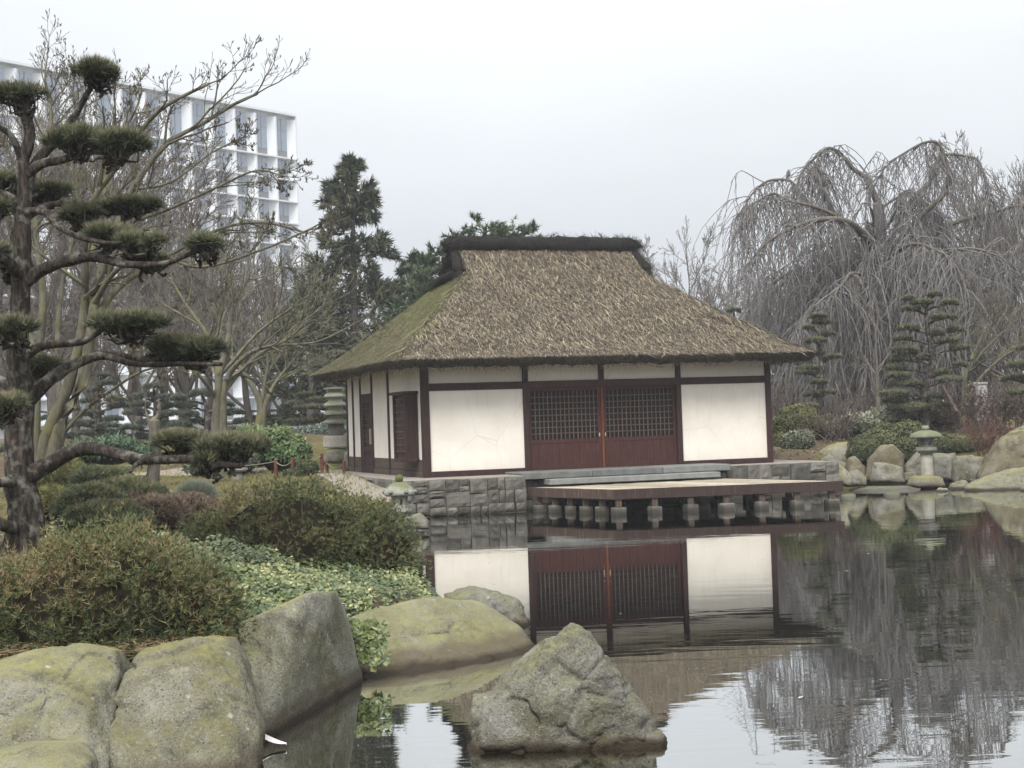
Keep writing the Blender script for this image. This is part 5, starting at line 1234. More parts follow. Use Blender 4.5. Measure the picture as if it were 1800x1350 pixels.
# ------------------------------------------------------------------ bare trees
GREENB = bark_mat('green_bark', (.060, .056, .040), (.115, .107, .078), (.185, .172, .132), (.135, .13, .062), .8)
GREYB = bark_mat('grey_bark', (.060, .052, .044), (.115, .10, .088), (.18, .16, .145), (.13, .13, .075), .8)
FARB = bark_mat('far_bark', (.07, .060, .051), (.12, .104, .090), (.175, .155, .137), None, .6)
BEECHB = bark_mat('beech_bark', (.085, .079, .076), (.148, .139, .135), (.225, .214, .208), None, .8)
def twig_crown(limbs, rads, per, ratio, ang, up, minr, wob=.13, t0=.3, n=(7, 6, 5), rr=.6):
    g = G(); p, r = limbs, rads
    for k, q in enumerate(per):
        p, r = spawn(p, r, q, ratio[k], ang, t0 if k == 0 else .2, up, n[min(k, 2)], wob, rr, minr=minr); tubes(g, p, r, 4 if k == 0 else 3)
    return g, p
def traced_tree(name, label, stems, d, bark, per=(9, 6, 5), ratio=(.42, .45, .45), ang=.65, up=.05, minr=.005, cat='tree', group=None, buds=0, t0=.35, k=1.0, pw=.8):
    b = P(stems[0][0][0][0], stems[0][0][0][1], d); b[2] = gz(b[0], b[1]); o = thing(name, label, cat, b, group); L, R = [], []
    for pts, r0, r1 in stems:
        r0 *= k
        w = np.array([P(q[0], q[1], d + (q[2] if len(q) > 2 else 0)) for q in pts])
        if pts[0][1] > 700 and name != 'limb': pass
        g = rough_limb(w, r0, r1, 26, 9, .08, pw); part('stem', g.mesh('stem', True), bark, o)
        c = resample(w, 12); c[1:-1] += rng.normal(0, .02, (10, 3)); L.append(c); R.append(r0 + (r1 - r0) * np.linspace(0, 1, 12) ** pw)
    g, tips = twig_crown(np.array(L), np.array(R), per, ratio, ang, up, minr, t0=t0); cr = part('crown', g.mesh('crown'), bark, o)
    if buds:
        e = tips[rng.integers(0, len(tips), buds), -1]; gb = G(); needles(gb, e, nrm(rng.normal(0, .4, e.shape) + [0, 0, 1]), 3, .05, .016, .3, var=rng.random(buds)); part('buds', gb.mesh('buds'), TWIG, cr)
    return o
traced_tree('bare_tree', 'many stemmed leafless tree with greenish bark right behind the old pine', [
    ([(92, 905), (88, 830), (108, 745), (147, 667), (157, 600), (166, 533), (180, 470, .3), (200, 400, .6), (232, 333, .8), (292, 253, 1), (352, 220, 1.2), (410, 184, 1.3), (452, 165, 1.4)], .27, .02),
    ([(80, 900), (75, 790), (118, 683), (140, 600), (150, 520), (150, 440, -.3), (160, 360, -.5), (200, 300, -.6), (262, 212, -.8), (305, 178, -1), (362, 150, -1)], .22, .02),
    ([(66, 900), (62, 770), (66, 650), (76, 520), (62, 400, .5), (70, 300, .6), (90, 220, .8), (84, 165, 1), (78, 140, 1)], .17, .018),
    ([(90, 870), (110, 770), (150, 720), (190, 690, -.6), (245, 655, -.9), (300, 640, -1.2)], .07, .015),
    ([(157, 600), (178, 545), (215, 500, .3), (262, 470, .5), (330, 430, .8), (400, 398, 1), (470, 392, 1.2), (540, 410, 1.3)], .12, .015),
    ([(166, 533), (200, 480, -.4), (255, 440, -.6), (350, 470, -.9), (465, 437, -1.2), (555, 398, -1.4)], .085, .012),
    ([(66, 640), (40, 540, .4), (20, 420, .6), (-5, 300, .7), (-10, 210, .8)], .11, .018),
    ([(150, 480), (180, 380, .8), (190, 280, 1.1), (235, 200, 1.3), (248, 165, 1.4)], .09, .014),
    ([(108, 745), (100, 620, .8), (110, 500, 1.2), (130, 400, 1.5), (130, 280, 1.7), (150, 190, 1.8), (142, 150, 1.9)], .10, .014),
    ([(232, 333, .8), (300, 320, .9), (370, 270, 1), (430, 240, 1)], .05, .01),
    ([(200, 400, .6), (290, 370, .3), (380, 330, .1), (450, 300, -.1), (500, 310, -.2)], .06, .01),
], 22, GREENB, (11, 7, 5), (.19, .42, .45), .65, .03, .0036, buds=2600, k=.72, pw=.38)
traced_tree('bare_tree', 'twin stemmed pale barked tree behind the lowest pine pad', [
    ([(378, 850), (380, 790), (381, 720), (384, 660), (370, 600, .4), (330, 540, .6), (300, 490, .8)], .19, .02),
    ([(395, 850), (393, 790), (392, 700), (402, 660), (440, 620, -.5), (500, 600, -.8), (545, 560, -1)], .15, .016),
    ([(392, 690), (430, 645, .6), (480, 610, .9), (560, 600, 1.2), (640, 560, 1.5)], .08, .012),
    ([(381, 700), (350, 660, -.6), (310, 630, -.8), (260, 620, -1)], .07, .012),
    ([(384, 660), (400, 600, .2), (410, 540, .4), (440, 480, .6), (450, 430, .8)], .10, .014)],
    38, GREENB, (9, 6, 5), (.45, .45, .45), .65, .05, .0075)
traced_tree('bare_tree', 'small vase shaped leafless tree before the far garden shelter', [
    ([(455, 755), (458, 720), (450, 690), (425, 650), (400, 620, .4), (380, 590, .5)], .17, .02),
    ([(460, 755), (466, 715), (480, 680), (510, 640), (540, 610, -.4)], .13, .016), ([(458, 735), (462, 690, .5), (470, 640, .7), (465, 590, .8)], .10, .014)], 50, GREENB, (9, 6, 5), (.5, .48, .45), .65, .05, .009)
traced_tree('bare_tree', 'stout grey trunk with a sawn top beside the gravel patch', [([(268, 868), (268, 845), (270, 820), (271, 780), (271, 740)], .17, .12)], 34, GREYB, (3, 3), (.5, .5), .8, .05, .008)
traced_tree('bare_tree', 'small green barked tree leaning beside the pale pillar', [
    ([(1694, 728), (1695, 690), (1700, 650), (1722, 600), (1742, 560)], .11, .015), ([(1694, 715), (1712, 680), (1735, 652), (1770, 622), (1800, 610)], .08, .012), ([(1697, 690), (1690, 640, .5), (1678, 600, .6), (1670, 560, .7)], .06, .01), ([(1700, 650), (1745, 600, .6), (1790, 560, .8)], .06, .01)], 46, GREENB, (9, 6, 4), (.5, .45, .45), .7, .04, .008)
traced_tree('bare_tree', 'thin straight sapling in front of the weeping tree', [([(1545, 735), (1543, 690), (1541, 640), (1540, 590), (1545, 545)], .085, .014), ([(1542, 660), (1520, 635, .3), (1500, 625, .4)], .03, .008), ([(1542, 650), (1565, 620, .3), (1580, 600, .4)], .03, .008)], 51, GREYB, (8, 5, 4), (.35, .45, .45), .8, .05, .008)
# far trees: four shapes, copied
def far_tree_meshes(h, spread, seed, dense=1.0):
    g = G(); n = 12; trunk = np.zeros((n, 3)); trunk[:, 2] = np.linspace(0, h * .62, n); trunk[1:, :2] = np.cumsum(rng.normal(0, .06, (n - 1, 2)), 0)
    r = np.linspace(.24, .09, n) * h / 12; tubes(g, trunk[None], r[None], 8); k = 13
    t = rng.uniform(.22, 1, k); i = (t * (n - 1)).astype(int); az = np.arange(k) * 2.4 + seed
    d = nrm(np.stack([np.cos(az) * spread, np.sin(az) * spread, rng.uniform(.7, 1.3, k)], 1)); ln = h * .52 * (1.2 - .55 * t) * rng.uniform(.8, 1.15, k)
    p1 = branches(trunk[i], d, ln, 9, .10, .05); r1 = (r[i] * .6)[:, None] * np.linspace(1, .25, 9)[None]; tubes(g, p1, r1, 5)
    gc = G(); p, q = p1, r1
    for per, ra, m_ in ((int(9 * dense), .42, 5), (int(6 * dense), .46, 4), (5, .5, 3)):
        p, q = spawn(p, q, per, ra, .55, .2, .05, m_, .13, .62, minr=.0115); tubes(gc, p, q, 3)
    return g.mesh('trunk', True), gc.mesh('crown')
FT = [far_tree_meshes(12, .9, .3), far_tree_meshes(12, .7, 1.7), far_tree_meshes(12, 1.15, 2.9), far_tree_meshes(12, .8, 4.4, 1.15)]
for me in [x for q in FT for x in q]: me.materials.append(FARB)
FARG = 'leafless trees standing behind the garden'
for k, (px, d, topy, shape, wx, lab) in enumerate([
    (20, 62, 150, 0, 1.0, 'leafless tree at the far left edge behind the old pine top'), (95, 72, 130, 1, 1.0, 'leafless tree rising behind the upper pine pads'), (170, 66, 190, 2, .9, 'leafless tree behind the two upper right pine pads'), (240, 78, 170, 3, .9, 'leafless tree before the left third of the office block'),
    (318, 70, 330, 0, .9, 'leafless tree before the middle of the office block'), (470, 74, 445, 2, .8, 'low leafless tree at the foot of the office block corner'), (535, 88, 400, 3, .8, 'leafless tree between office block and dark conifer'),
    (130, 54, 420, 3, 1.1, 'spreading leafless tree above the left layered pines'), (330, 56, 440, 1, 1.1, 'spreading leafless tree above the middle layered pines'), (40, 50, 430, 2, 1.1, 'spreading leafless tree low behind the old pine trunk'), (440, 60, 470, 0, 1.2, 'spreading leafless tree above the vase shaped tree'), (240, 52, 480, 1, 1.2, 'spreading leafless tree behind the middle pine branch'),
    (505, 66, 470, 2, 1.1, 'spreading leafless tree left of the low dark conifer'), (372, 63, 385, 3, 1.0, 'leafless tree above the twin stemmed pale tree'), (285, 60, 385, 0, 1.0, 'leafless tree behind the right tips of the pine branches'),
    (1215, 96, 402, 2, .8, 'rounded leafless tree beyond the right roof slope'), (1290, 104, 430, 3, .8, 'leafless tree between roof slope and weeping tree'), (1060, 100, 404, 1, .9, 'leafless tree whose top just clears the ridge'), (1775, 80, 232, 1, .8, 'tall leafless tree rising behind the right edge'), (1850, 76, 260, 3, .8, 'leafless tree half cut by the right edge'),
    (1720, 90, 330, 0, .9, 'leafless tree behind the right half of the weeping tree'), (1790, 56, 470, 2, 1.2, 'low spreading leafless tree at the right edge'), (1390, 90, 480, 1, .9, 'leafless tree seen through the left of the weeping tree'), (690, 90, 520, 0, .9, 'leafless tree low beside the dark conifer'), (1480, 100, 450, 3, .9, 'leafless tree seen through the middle of the weeping tree')]):
    b = PY(px, d, 2.0); b[2] = gz(b[0], b[1]); hor = 742 - ROLL * (px - 900); top = 2 + (hor - topy) * d / FPX; s = (top - b[2]) / 11.6
    o = thing('bare_tree', lab, 'tree', b, FARG); o.scale = (s * wx, s * wx, s); o.rotation_euler = (0, 0, k * 1.9)
    for nm, me in zip(('trunk', 'crown'), FT[shape]):
        c = bpy.data.objects.new(nm, me); COL.objects.link(c); c.parent = o
# ------------------------------------------------------------------ weeping beech
BD = 62.0
def bl(pts): return np.array([P(q[0], q[1], BD + (q[2] if len(q) > 2 else 0)) for q in pts])
wb = P(1560, 738, BD); wb[2] = gz(wb[0], wb[1])
beech = thing('weeping_beech', 'huge weeping tree with arching limbs and curtains of hanging twigs', 'tree', wb)
part('trunk', rough_limb(np.vstack([wb - [0, 0, .2], bl([(1558, 640), (1550, 540), (1545, 460), (1545, 400), (1543, 360)])]), .75, .2, 30, 14, .2).mesh('trunk', True), BEECHB, beech)
LIM = [([(1543, 400), (1543, 360), (1533, 333), (1523, 313), (1500, 297), (1480, 273), (1457, 260), (1433, 277), (1410, 303), (1398, 335)], .20, .03),
       ([(1545, 440), (1500, 400, -1), (1465, 372, -1.5), (1450, 343, -1.5), (1447, 317, -1.5), (1433, 293, -1.5), (1418, 310, -1.5)], .16, .03),
       ([(1545, 430), (1480, 390, 1), (1433, 367, 1.5), (1413, 347, 1.5), (1400, 333, 1.5), (1387, 317, 1.5), (1350, 318, 1.5), (1323, 340, 1.5), (1307, 367, 1.5), (1296, 405, 1.5)], .15, .025),
       ([(1545, 430), (1480, 385, -2), (1430, 363, -2.5), (1387, 353, -2.5), (1360, 340, -2.5), (1333, 353, -2.5), (1313, 367, -2.5), (1298, 410, -2.5)], .13, .02),
       ([(1550, 460), (1585, 380, .5), (1610, 343, 1), (1633, 323, 1), (1640, 297, 1), (1660, 272, 1), (1700, 275, 1), (1720, 283, 1), (1733, 317, 1), (1742, 360, 1)], .17, .03),
       ([(1560, 450), (1620, 380, -1), (1660, 340, -1.5), (1667, 310, -1.5), (1662, 283, -1.5), (1650, 253, -1.5), (1627, 250, -1.5), (1593, 267, -1.5), (1560, 290, -1.5), (1538, 325, -1.5)], .16, .025),
       ([(1545, 450), (1500, 395, -3), (1450, 385, -3.5), (1400, 398, -3.5), (1350, 425, -3.5), (1310, 470, -3.5)], .2, .04),
       ([(1545, 470), (1600, 430, -4), (1645, 440, -5), (1680, 465, -5.5), (1690, 520, -5.5)], .12, .03),
       ([(1550, 500), (1500, 480, -4), (1478, 503, -5), (1430, 540, -5.5), (1395, 590, -6)], .11, .025),
       ([(1560, 470), (1660, 400, 1), (1740, 375, 2), (1800, 362, 2), (1860, 390, 2)], .15, .05),
       ([(1560, 490), (1680, 440, -2), (1740, 445, -3), (1775, 470, -3.5), (1790, 540, -3.5)], .10, .03),
       ([(1550, 520), (1440, 470, 2), (1370, 490, 3), (1330, 540, 3), (1300, 600, 3)], .12, .03),
       ([(1543, 370), (1580, 345, .5), (1600, 335, .5), (1630, 360, .5), (1650, 400, .5)], .08, .02)]
arch, arad = [], []
for pts, a, b in LIM:
    a *= .8; b *= .8
    w = bl(pts); part('limb', rough_limb(w, a, b, 34, 9, .14).mesh('limb', True), GREYB, beech); arch.append(resample(w, 12)); arad.append(np.linspace(a, b, 12))
M_ = 210; az = rng.random(M_) * 6.283; z0 = rng.uniform(2.5, 8.8, M_); Rr = rng.uniform(2.2, 6.6, M_) * (1 - .25 * np.clip(z0 - 6.5, 0, 3) / 3)
tt = np.linspace(0, 1, 12)[None]; rise = rng.uniform(.2, 1.6, M_)[:, None]
hx = wb[0] - .1 + np.cos(az)[:, None] * Rr[:, None] * tt * 1.02; hy = wb[1] + np.sin(az)[:, None] * Rr[:, None] * tt
hz_ = z0[:, None] + rise * 4 * tt * (1 - tt) - np.clip(tt - .5, 0, 1) ** 2 * rng.uniform(3, 8, (M_, 1))
A2 = np.stack([hx, hy, hz_], -1); A2[:, 1:] += np.cumsum(rng.normal(0, .09, (M_, 11, 3)), 1); A2[..., 2] = np.maximum(A2[..., 2], 2.2)
R2 = np.linspace(.062, .016, 12)[None] * rng.uniform(.6, 1.2, (M_, 1))
g = G(); tubes(g, A2, R2, 5)
arch = np.concatenate([np.array(arch), A2]); arad = np.concatenate([np.array(arad), R2])
p2, r2 = spawn(arch, np.minimum(arad, .05), 6, .22, .9, .25, -.06, 7, .2, .6, minr=.014); p2[:, 3:, 2] -= (np.linspace(0, 1, 4) ** 2 * .9)[None]; p2[..., 2] = np.minimum(p2[..., 2], 12.7 + .02 * rng.random(p2.shape[:2])); tubes(g, p2, r2, 4)
part('arching_branches', g.mesh('arching_branches', True), BEECHB, beech)
g = G(); allp = [arch, p2]; S = []
for a, m_ in ((arch[:len(LIM)], 1700), (arch, 5800), (p2, 8500)):
    i = rng.integers(0, len(a), m_); x = rng.uniform(.25, 1, m_) * (a.shape[1] - 1.001); j = x.astype(int); f = (x - j)[:, None]; S.append(a[i, j] * (1 - f) + a[i, j + 1] * f)
S = np.concatenate(S); ns = len(S); ln = np.minimum(np.minimum(rng.gamma(2.6, .62, ns), 4.2) + .3, np.maximum(S[:, 2] - 1.9, .25)); n = 5
dirs = nrm(np.stack([rng.normal(0, .5, ns), rng.normal(0, .5, ns), np.minimum(rng.normal(-.35, .35, ns), .15)], 1)); pts = np.empty((ns, n, 3)); pts[:, 0] = S; d = dirs
for k in range(1, n):
    d = nrm(d + np.array([0, 0, -.55]) + rng.normal(0, .16, (ns, 3))); pts[:, k] = pts[:, k - 1] + d * (ln / (n - 1))[:, None]
pts = pts[(pts[:, 1:, 2].max(1) < S[:, 2] + .25) & (pts[..., 2].max(1) < 12.75)]; tubes(g, pts, np.linspace(.0178, .0105, n)[None].repeat(len(pts), 0), 3); part('hanging_twigs', g.mesh('hanging_twigs'), BEECHB, beech)
# pigeon on the highest left limb
bp = P(1386, 311, BD + 1.5); g = G(); V, F = ico(3)
v = V * np.array([.085, .085, .15]); v[:, 0] += -.25 * (v[:, 2]) * 0; tl = V[:, 2] < -.3
v = V * np.array([.09, .075, .16]); low_ = np.clip(-V[:, 2] - .2, 0, 1); v[:, 0] -= low_ * .10; v[:, 2] -= low_ * .10; v[:, 1] *= 1 - .5 * low_
hd = np.clip(V[:, 2] - .55, 0, 1); v[:, 2] += hd * .09; v[:, 0] += hd * .06; v[:, :2] *= (1 - .35 * np.clip(V[:, 2] - .3, 0, 1))[:, None]
g.add(v + bp + [0, 0, .12], F); bk = bp + np.array([.075, 0, .315]); g.add(np.array([bk + [0, -.012, .01], bk + [0, .012, .01], bk + [0, 0, -.012], bk + [.04, 0, 0]]), [[0, 1, 3], [1, 2, 3], [2, 0, 3]])
one('pigeon', g.mesh('pigeon', True), mat('pigeon', lambda t: (t.col(t.ramp(t.noise(14), [(.3, (.06, .06, .075)), (.7, (.13, .13, .15))])), t.rough(.8))), 'small grey pigeon perched on the weeping tree', 'bird')
# ------------------------------------------------------------------ layered pines
FPAD = leaf_mat('layered_needle', [(0, (.018, .021, .014)), (.35, (.050, .054, .034)), (.65, (.105, .108, .066)), (1, (.17, .16, .10))])
FPADB = leaf_mat('bluish_layered_needle', [(0, (.020, .028, .022)), (.4, (.048, .058, .043)), (.7, (.08, .09, .066)), (1, (.12, .125, .09))])
def layered(name, label, trunk, pads, d, group, mt=FPAD, r0=.14, n=230, ln=.13, wd=.022):
    w = np.array([P(x, y, d) for x, y in trunk]); b = w[0].copy(); b[2] = gz(b[0], b[1]); w = np.vstack([b - [0, 0, .1], w[1:]])
    o = thing(name, label, 'pine tree', b, group); part('trunk', rough_limb(w, r0, .03, 24, 9, .15).mesh('trunk', True), PINEB, o); s = d / FPX
    for k, (px, py, hw, hh) in enumerate(pads):
        side = rng.uniform(-.5, .5) * hw * s * 1.2; c = P(px, py + hh * .3, d + side); r = np.array([hw * s, max(hw * .75, 9) * s, hh * .92 * s]); g = G()
        m_ = int(n * (.4 + hw / 22)); p, N = dome_points(m_, c, r, -.25, .14, 2.6, k + px); p = c + (p - c) * (1 - .25 * rng.random((m_, 1)) ** 2)
        needles(g, p, nrm(N * .5 + UPZ * .7 + rng.normal(0, .4, N.shape)), 6, ln * .8, wd, .7, var=np.clip(.22 + .42 * np.clip(N[:, 2], 0, 1) + rng.normal(0, .12, m_), 0, 1))  # tint rises with the normal, painting lit tops onto the pads
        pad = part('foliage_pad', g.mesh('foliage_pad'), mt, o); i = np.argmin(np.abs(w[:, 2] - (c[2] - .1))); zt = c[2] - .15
        tp = np.array([np.interp(zt, w[:, 2], w[:, 0]), np.interp(zt, w[:, 2], w[:, 1]), np.clip(zt, w[0, 2], w[-1, 2])])
        gb = G(); limb(gb, [tp, (tp + c) / 2 + [0, 0, .02], c - [0, 0, r[2] * .2]], .045, .02, 6, 8, .01); part('bough', gb.mesh('bough', True), PINEB, pad)
LG = 'cloud pruned layered pines'
layered('layered_pine', 'tall layered pine with many flat pads on the far right bank', [(1628, 745), (1624, 690), (1640, 640), (1632, 590), (1628, 545), (1636, 522)], [
    (1620, 532, 19, 6), (1598, 525, 10, 5), (1642, 518, 11, 5), (1600, 543, 16, 5), (1670, 533, 13, 6), (1657, 558, 22, 6), (1597, 577, 18, 7), (1643, 587, 14, 6), (1680, 580, 14, 5), (1587, 595, 16, 5), (1667, 600, 20, 5), (1590, 615, 22, 7), (1687, 612, 16, 5), (1600, 630, 36, 11), (1575, 647, 17, 6), (1687, 642, 12, 6), (1580, 661, 20, 7), (1655, 655, 22, 6), (1592, 675, 30, 8), (1668, 668, 22, 6), (1572, 692, 24, 6), (1633, 697, 26, 8), (1575, 705, 22, 6), (1598, 716, 38, 9), (1650, 712, 22, 7)], 44, LG)
layered('layered_pine', 'slim layered pine at the right end of the roof', [(1440, 740), (1442, 690), (1444, 640), (1440, 600), (1442, 562)], [(1439, 556, 14, 5), (1444, 567, 15, 6), (1421, 576, 8, 4), (1433, 599, 18, 7), (1456, 588, 13, 4), (1436, 622, 12, 5), (1464, 628, 17, 4), (1422, 648, 18, 7), (1439, 672, 14, 5), (1415, 655, 16, 4), (1428, 694, 14, 5), (1452, 690, 15, 5), (1425, 715, 16, 5)], 46, LG)
layered('layered_pine', 'layered pine whose tip peeks over the right roof slope', [(1300, 740), (1298, 660), (1294, 600), (1290, 550)], [(1290, 546, 12, 5), (1278, 562, 14, 5), (1310, 572, 16, 5), (1335, 585, 13, 4), (1285, 600, 20, 6), (1318, 620, 20, 6)], 52, LG)
layered('layered_pine', 'layered pine cut off by the right edge', [(1815, 740), (1812, 690), (1808, 640), (1806, 610)], [(1806, 612, 18, 6), (1790, 642, 22, 8), (1786, 666, 24, 7), (1825, 655, 22, 8), (1800, 690, 28, 8)], 42, LG)
layered('layered_pine', 'layered pine left of the twin stemmed tree nearest the old pine', [(172, 775), (172, 735), (171, 700), (178, 664)], [(183, 660, 11, 4), (188, 674, 15, 4), (168, 687, 15, 5), (158, 705, 16, 5), (203, 702, 14, 6), (208, 714, 18, 5), (170, 727, 12, 5), (198, 737, 18, 5), (146, 746, 22, 6), (188, 749, 23, 5), (150, 728, 14, 5), (196, 761, 24, 6), (155, 762, 20, 6)], 47, LG, FPADB)
layered('layered_pine', 'broad layered pine in the middle of the left garden', [(271, 800), (272, 760), (273, 720), (270, 684)], [(270, 680, 18, 5), (256, 697, 24, 8), (300, 698, 24, 5), (248, 712, 14, 4), (239, 726, 22, 6), (296, 714, 20, 5), (302, 728, 22, 6), (230, 752, 20, 6), (300, 746, 26, 6), (262, 742, 20, 6), (245, 768, 22, 7), (295, 765, 24, 7)], 45, LG, FPADB)
layered('layered_pine', 'layered pine just left of the twin stemmed tree', [(364, 790), (364, 748), (363, 715), (356, 695)], [(354, 692, 22, 9), (331, 714, 15, 5), (412, 725, 16, 6), (333, 729, 16, 6), (313, 701, 13, 4), (316, 747, 20, 7), (348, 741, 14, 5), (424, 741, 12, 5), (396, 712, 14, 5), (335, 762, 20, 6), (405, 756, 18, 6), (374, 768, 18, 6)], 43, LG, FPADB)
layered('layered_pine', 'dark layered pine behind the left eave of the house', [(588, 775), (588, 720), (582, 680), (575, 635)], [(565, 637, 24, 6), (590, 622, 18, 6), (538, 694, 16, 5), (520, 710, 22, 5), (556, 703, 17, 6), (545, 716, 32, 5), (530, 740, 32, 5), (575, 665, 24, 6), (600, 650, 20, 7), (548, 660, 20, 5), (600, 690, 26, 7), (590, 730, 28, 6), (560, 750, 30, 6)], 53, LG)
layered('layered_pine', 'low layered pine under the long pine branch', [(60, 800), (70, 770), (110, 740), (120, 720)], [(120, 718, 18, 6), (95, 735, 22, 6), (130, 745, 22, 7), (40, 720, 26, 8), (15, 750, 26, 8), (20, 790, 30, 9), (110, 768, 24, 7)], 42, LG, FPADB)
# ------------------------------------------------------------------ conifers
CONI = leaf_mat('conifer_spray', [(0, (.020, .027, .017)), (.4, (.042, .052, .031)), (.75, (.078, .084, .048)), (1, (.13, .105, .06))])
def conifer(label, px, d, basey, topy, prof, nb, mt=CONI, droop=.12, sp=.34, per=9, group='dark evergreens behind the house', name='conifer'):
    b = PY(px, d, 2); b[2] = gz(b[0], b[1]); top = P(px, topy, d); h = top[2] - b[2]; o = thing(name, label, 'tree', b, group)
    w = np.array([b, b * .5 + top * .5 + rng.normal(0, .05, 3), top]); part('trunk', rough_limb(w, .26, .03, 24, 8, .1).mesh('trunk', True), GREYB, o)
    t = np.sort(rng.uniform(.04, .98, nb) ** .85); az = rng.random(nb) * 6.283
    L = np.interp(t, [q[0] for q in prof], [q[1] for q in prof]) * rng.uniform(.6, 1.12, nb)
    c = resample(w, 60)[np.clip((t * 59).astype(int), 0, 59)]; dr = nrm(np.stack([np.cos(az), np.sin(az), rng.uniform(-.05, .45, nb)], 1)); pts = branches(c, dr, L, 8, .10, -.01)
    g = G(); tubes(g, pts, (L * .018)[:, None] * np.linspace(1, .3, 8)[None], 4); part('boughs', g.mesh('boughs'), GREYB, o)
    p2, _ = spawn(pts, np.full(pts.shape[:2], .01), 7, .36, .75, .15, .02, 5, .16, .6)
    tufts = np.concatenate([p2[:, 2:].reshape(-1, 3), pts[:, 3:].reshape(-1, 3)]); dirs = nrm(np.concatenate([(p2[:, 2:] - p2[:, 1:-1]).reshape(-1, 3), (pts[:, 3:] - pts[:, 2:-1]).reshape(-1, 3)]) + rng.normal(0, .015, (len(tufts), 3)))
    dirs = nrm(dirs + rng.normal(0, .35, dirs.shape) + np.array([0, 0, .1 - droop])); g = G()
    needles(g, tufts, dirs, per, sp, sp * .21, .55, var=np.clip(rng.normal(.42, .22, len(tufts)), 0, 1)); part('crown', g.mesh('crown'), mt, o)
conifer('tall dark conifer with ragged outline between office block and roof', 618, 60, 0, 274, [(0, 2.8), (.25, 3.2), (.42, 2.7), (.55, 1.8), (.72, 1.5), (.85, 1.05), (.95, .6), (1, .2)], 150)
conifer('shorter conifer leaning on the right of the tall dark one', 722, 62, 0, 448, [(0, 1.9), (.4, 1.9), (.75, 1.1), (1, .3)], 70)
conifer('low dark conifer left of the tall dark one', 545, 57, 0, 520, [(0, 1.8), (.4, 1.8), (.75, 1.1), (1, .3)], 55)
PINEF = leaf_mat('far_pine_needle', [(0, (.020, .034, .018)), (.4, (.045, .068, .034)), (.75, (.085, .11, .06)), (1, (.13, .14, .085))])
conifer('broad dark pine showing above the left of the ridge', 850, 56, 0, 398, [(0, 1.2), (.55, 2.5), (.8, 2.3), (.93, 1.7), (1, 1.0)], 170, PINEF, -.35, .21, 9)
conifer('second pine crown above the ridge beside the broad one', 917, 57, 0, 396, [(0, 1.0), (.7, 1.3), (.9, 1.1), (1, .7)], 90, PINEF, -.35, .21, 9)
conifer('dark pine low behind the left gable', 778, 55, 0, 440, [(0, 1.2), (.6, 1.7), (.85, 1.3), (1, .6)], 90, PINEF, -.35, .21, 9)
# ------------------------------------------------------------------ office block
BR0 = np.array([-31.8, 234.0]); BDv = np.array([-.615, -.788]); BN = np.array([.788, -.615])      # along the facade towards the viewer, and outward
def O(v):
    v = np.asarray(v, float); xy = BR0 + v[..., 0:1] * BDv + v[..., 1:2] * BN; return np.concatenate([xy, v[..., 2:3]], -1)
def m_clad(t): t.col(t.ramp(t.noise(.3, 3), [(.3, (.58, .61, .65)), (.7, (.68, .71, .75))])); t.rough(.55)
CLAD = mat('white_cladding', m_clad)
def m_offglass(t):
    t.col((.26, .31, .38)); t.rough(.08); t.spec(.8); t.bs.inputs['Metallic'].default_value = .35
OGL = mat('office_glass', m_offglass)
SPAN = mat('grey_spandrel', lambda t: (t.col((.17, .17, .18)), t.rough(.6)))
FRM = mat('window_frame_metal', lambda t: (t.col((.10, .11, .13)), t.rough(.5)))
off = thing('office_building', 'tall white office block with faceted window bays behind the bare trees', 'building', O([20, -8, 2]))
NC, BW, FH, ZTOP = 17, 4.1, 3.3, 49.8; levels = [(ZTOP - 6.5, ZTOP - .5)] + [(ZTOP - 6.5 - FH * (k + 1), ZTOP - 6.5 - FH * k) for k in range(12)]
part('core', G().box((.05, -18, 0), (NC * BW, -.95, ZTOP), M=O).mesh('core'), CLAD, off)
part('roof_edge', G().box((-.05, -18.1, ZTOP), (NC * BW + .1, .12, ZTOP + .35), M=O).mesh('roof_edge'), CLAD, off)
part('end_wall', G().box((-.25, -18, 0), (.04, .05, ZTOP - .01), M=O).mesh('end_wall'), CLAD, off)
part('roof_unit', G().box((9.5, -4, ZTOP + .36), (12, -1.5, ZTOP + 1.3), M=O).mesh('roof_unit'), CLAD, off)
def prism_mesh(z0, z1, name):
    """folded pier between two windows: tilted cheeks meeting at a proud edge"""
    a, b = BW * .26, BW * .74; V = []
    for z in (z0, z1): V += [[-a, -.93, z], [-.12, .0, z], [.12, .0, z], [a, -.93, z]]
    return np_mesh(name, np.array(V), np.array([[0, 1, 5, 4], [1, 2, 6, 5], [2, 3, 7, 6]]))
def box_local(lo, hi, name): return G().box(lo, hi).mesh(name)
def ob(name, me, mt, parent, M):
    o = bpy.data.objects.new(name, me); COL.objects.link(o); o.parent = parent
    if not me.materials: me.materials.append(mt)
    o.matrix_parent_inverse = Matrix.Translation(-off.location) if parent is off else Matrix.Identity(4); o.matrix_basis = M; return o
ROTM = Matrix(((BDv[0], BN[0], 0, 0), (BDv[1], BN[1], 0, 0), (0, 0, 1, 0), (0, 0, 0, 1)))
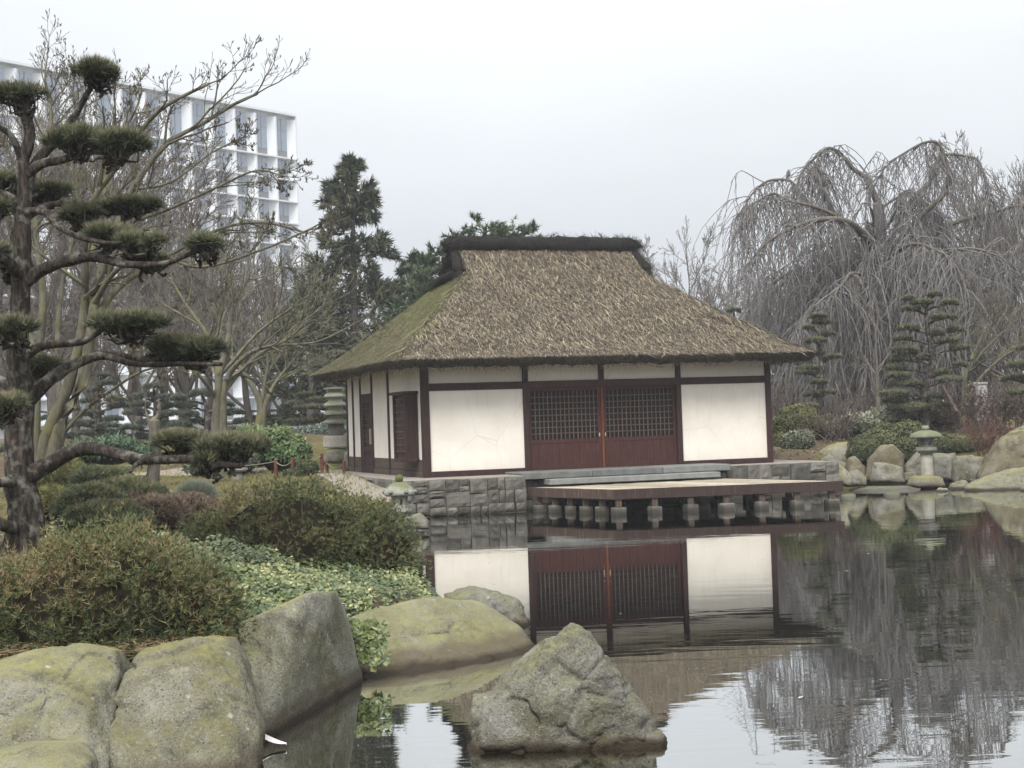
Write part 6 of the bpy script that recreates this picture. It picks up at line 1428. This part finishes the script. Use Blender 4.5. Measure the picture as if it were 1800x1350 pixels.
for k, (z0, z1) in enumerate(levels):
    part('floor_ledge', G().box((0, -.94, z0 - .22), (NC * BW, .10, z0), M=O).mesh('floor_ledge'), CLAD, off)
SH = {}
for hkey, hh in (('t', 6.0), ('n', FH - .22)):
    w = BW * .44; fz = 1.0
    SH[hkey] = dict(pier=prism_mesh(0, hh, 'pier'), pane=box_local((-w / 2, -.90, fz), (w / 2, -.86, hh), 'pane'), span=box_local((-w / 2, -.89, 0), (w / 2, -.85, fz), 'spandrel'), mull=G().box((w * .12, -.85, fz), (w * .17, -.82, hh)).box((-w / 2, -.85, fz), (w / 2, -.83, fz + .07)).box((-w / 2, -.85, fz + 3.2), (w / 2, -.83, fz + 3.28) if hkey == 't' else (w / 2, -.83, fz + 3.3)).mesh('window') if hkey == 't' else G().box((w * .12, -.85, fz), (w * .17, -.82, hh)).box((-w / 2, -.85, fz), (w / 2, -.83, fz + .07)).mesh('window'))
for k, (z0, z1) in enumerate(levels):
    q = SH['t' if k == 0 else 'n']
    for c in range(NC + 1):
        M = Matrix.Translation(Vector(O([c * BW, 0, z0]))) @ ROTM; ob('pier', q['pier'], CLAD, off, M)
        if c < NC:
            M = Matrix.Translation(Vector(O([(c + .5) * BW, 0, z0]))) @ ROTM; wn_ = ob('window', q['mull'], FRM, off, M)
            ob('pane', q['pane'], OGL, wn_, Matrix.Identity(4)); ob('spandrel', q['span'], SPAN, wn_, Matrix.Identity(4))
# ------------------------------------------------------------------ low garden shelter far behind the left lawn
gs = thing('garden_shelter', 'long low dark timber shelter behind the left garden', 'shelter', P(500, 745, 62))
def gsb(name, x0, x1, y0, y1, dd, mt=GREYW):
    a, b = P(x0, y1, 62), P(x1, y0, 62); part(name, G().box((a[0], a[1], min(a[2], b[2])), (b[0], a[1] + dd, max(a[2], b[2]))).mesh(name), mt, gs)
gsb('roof', 425, 590, 716, 724, 2.2); gsb('back_wall', 430, 585, 725, 752, .1, POSTW)
for x in (432, 470, 508, 546, 582): gsb('post', x, x + 5, 724, 756, .14)
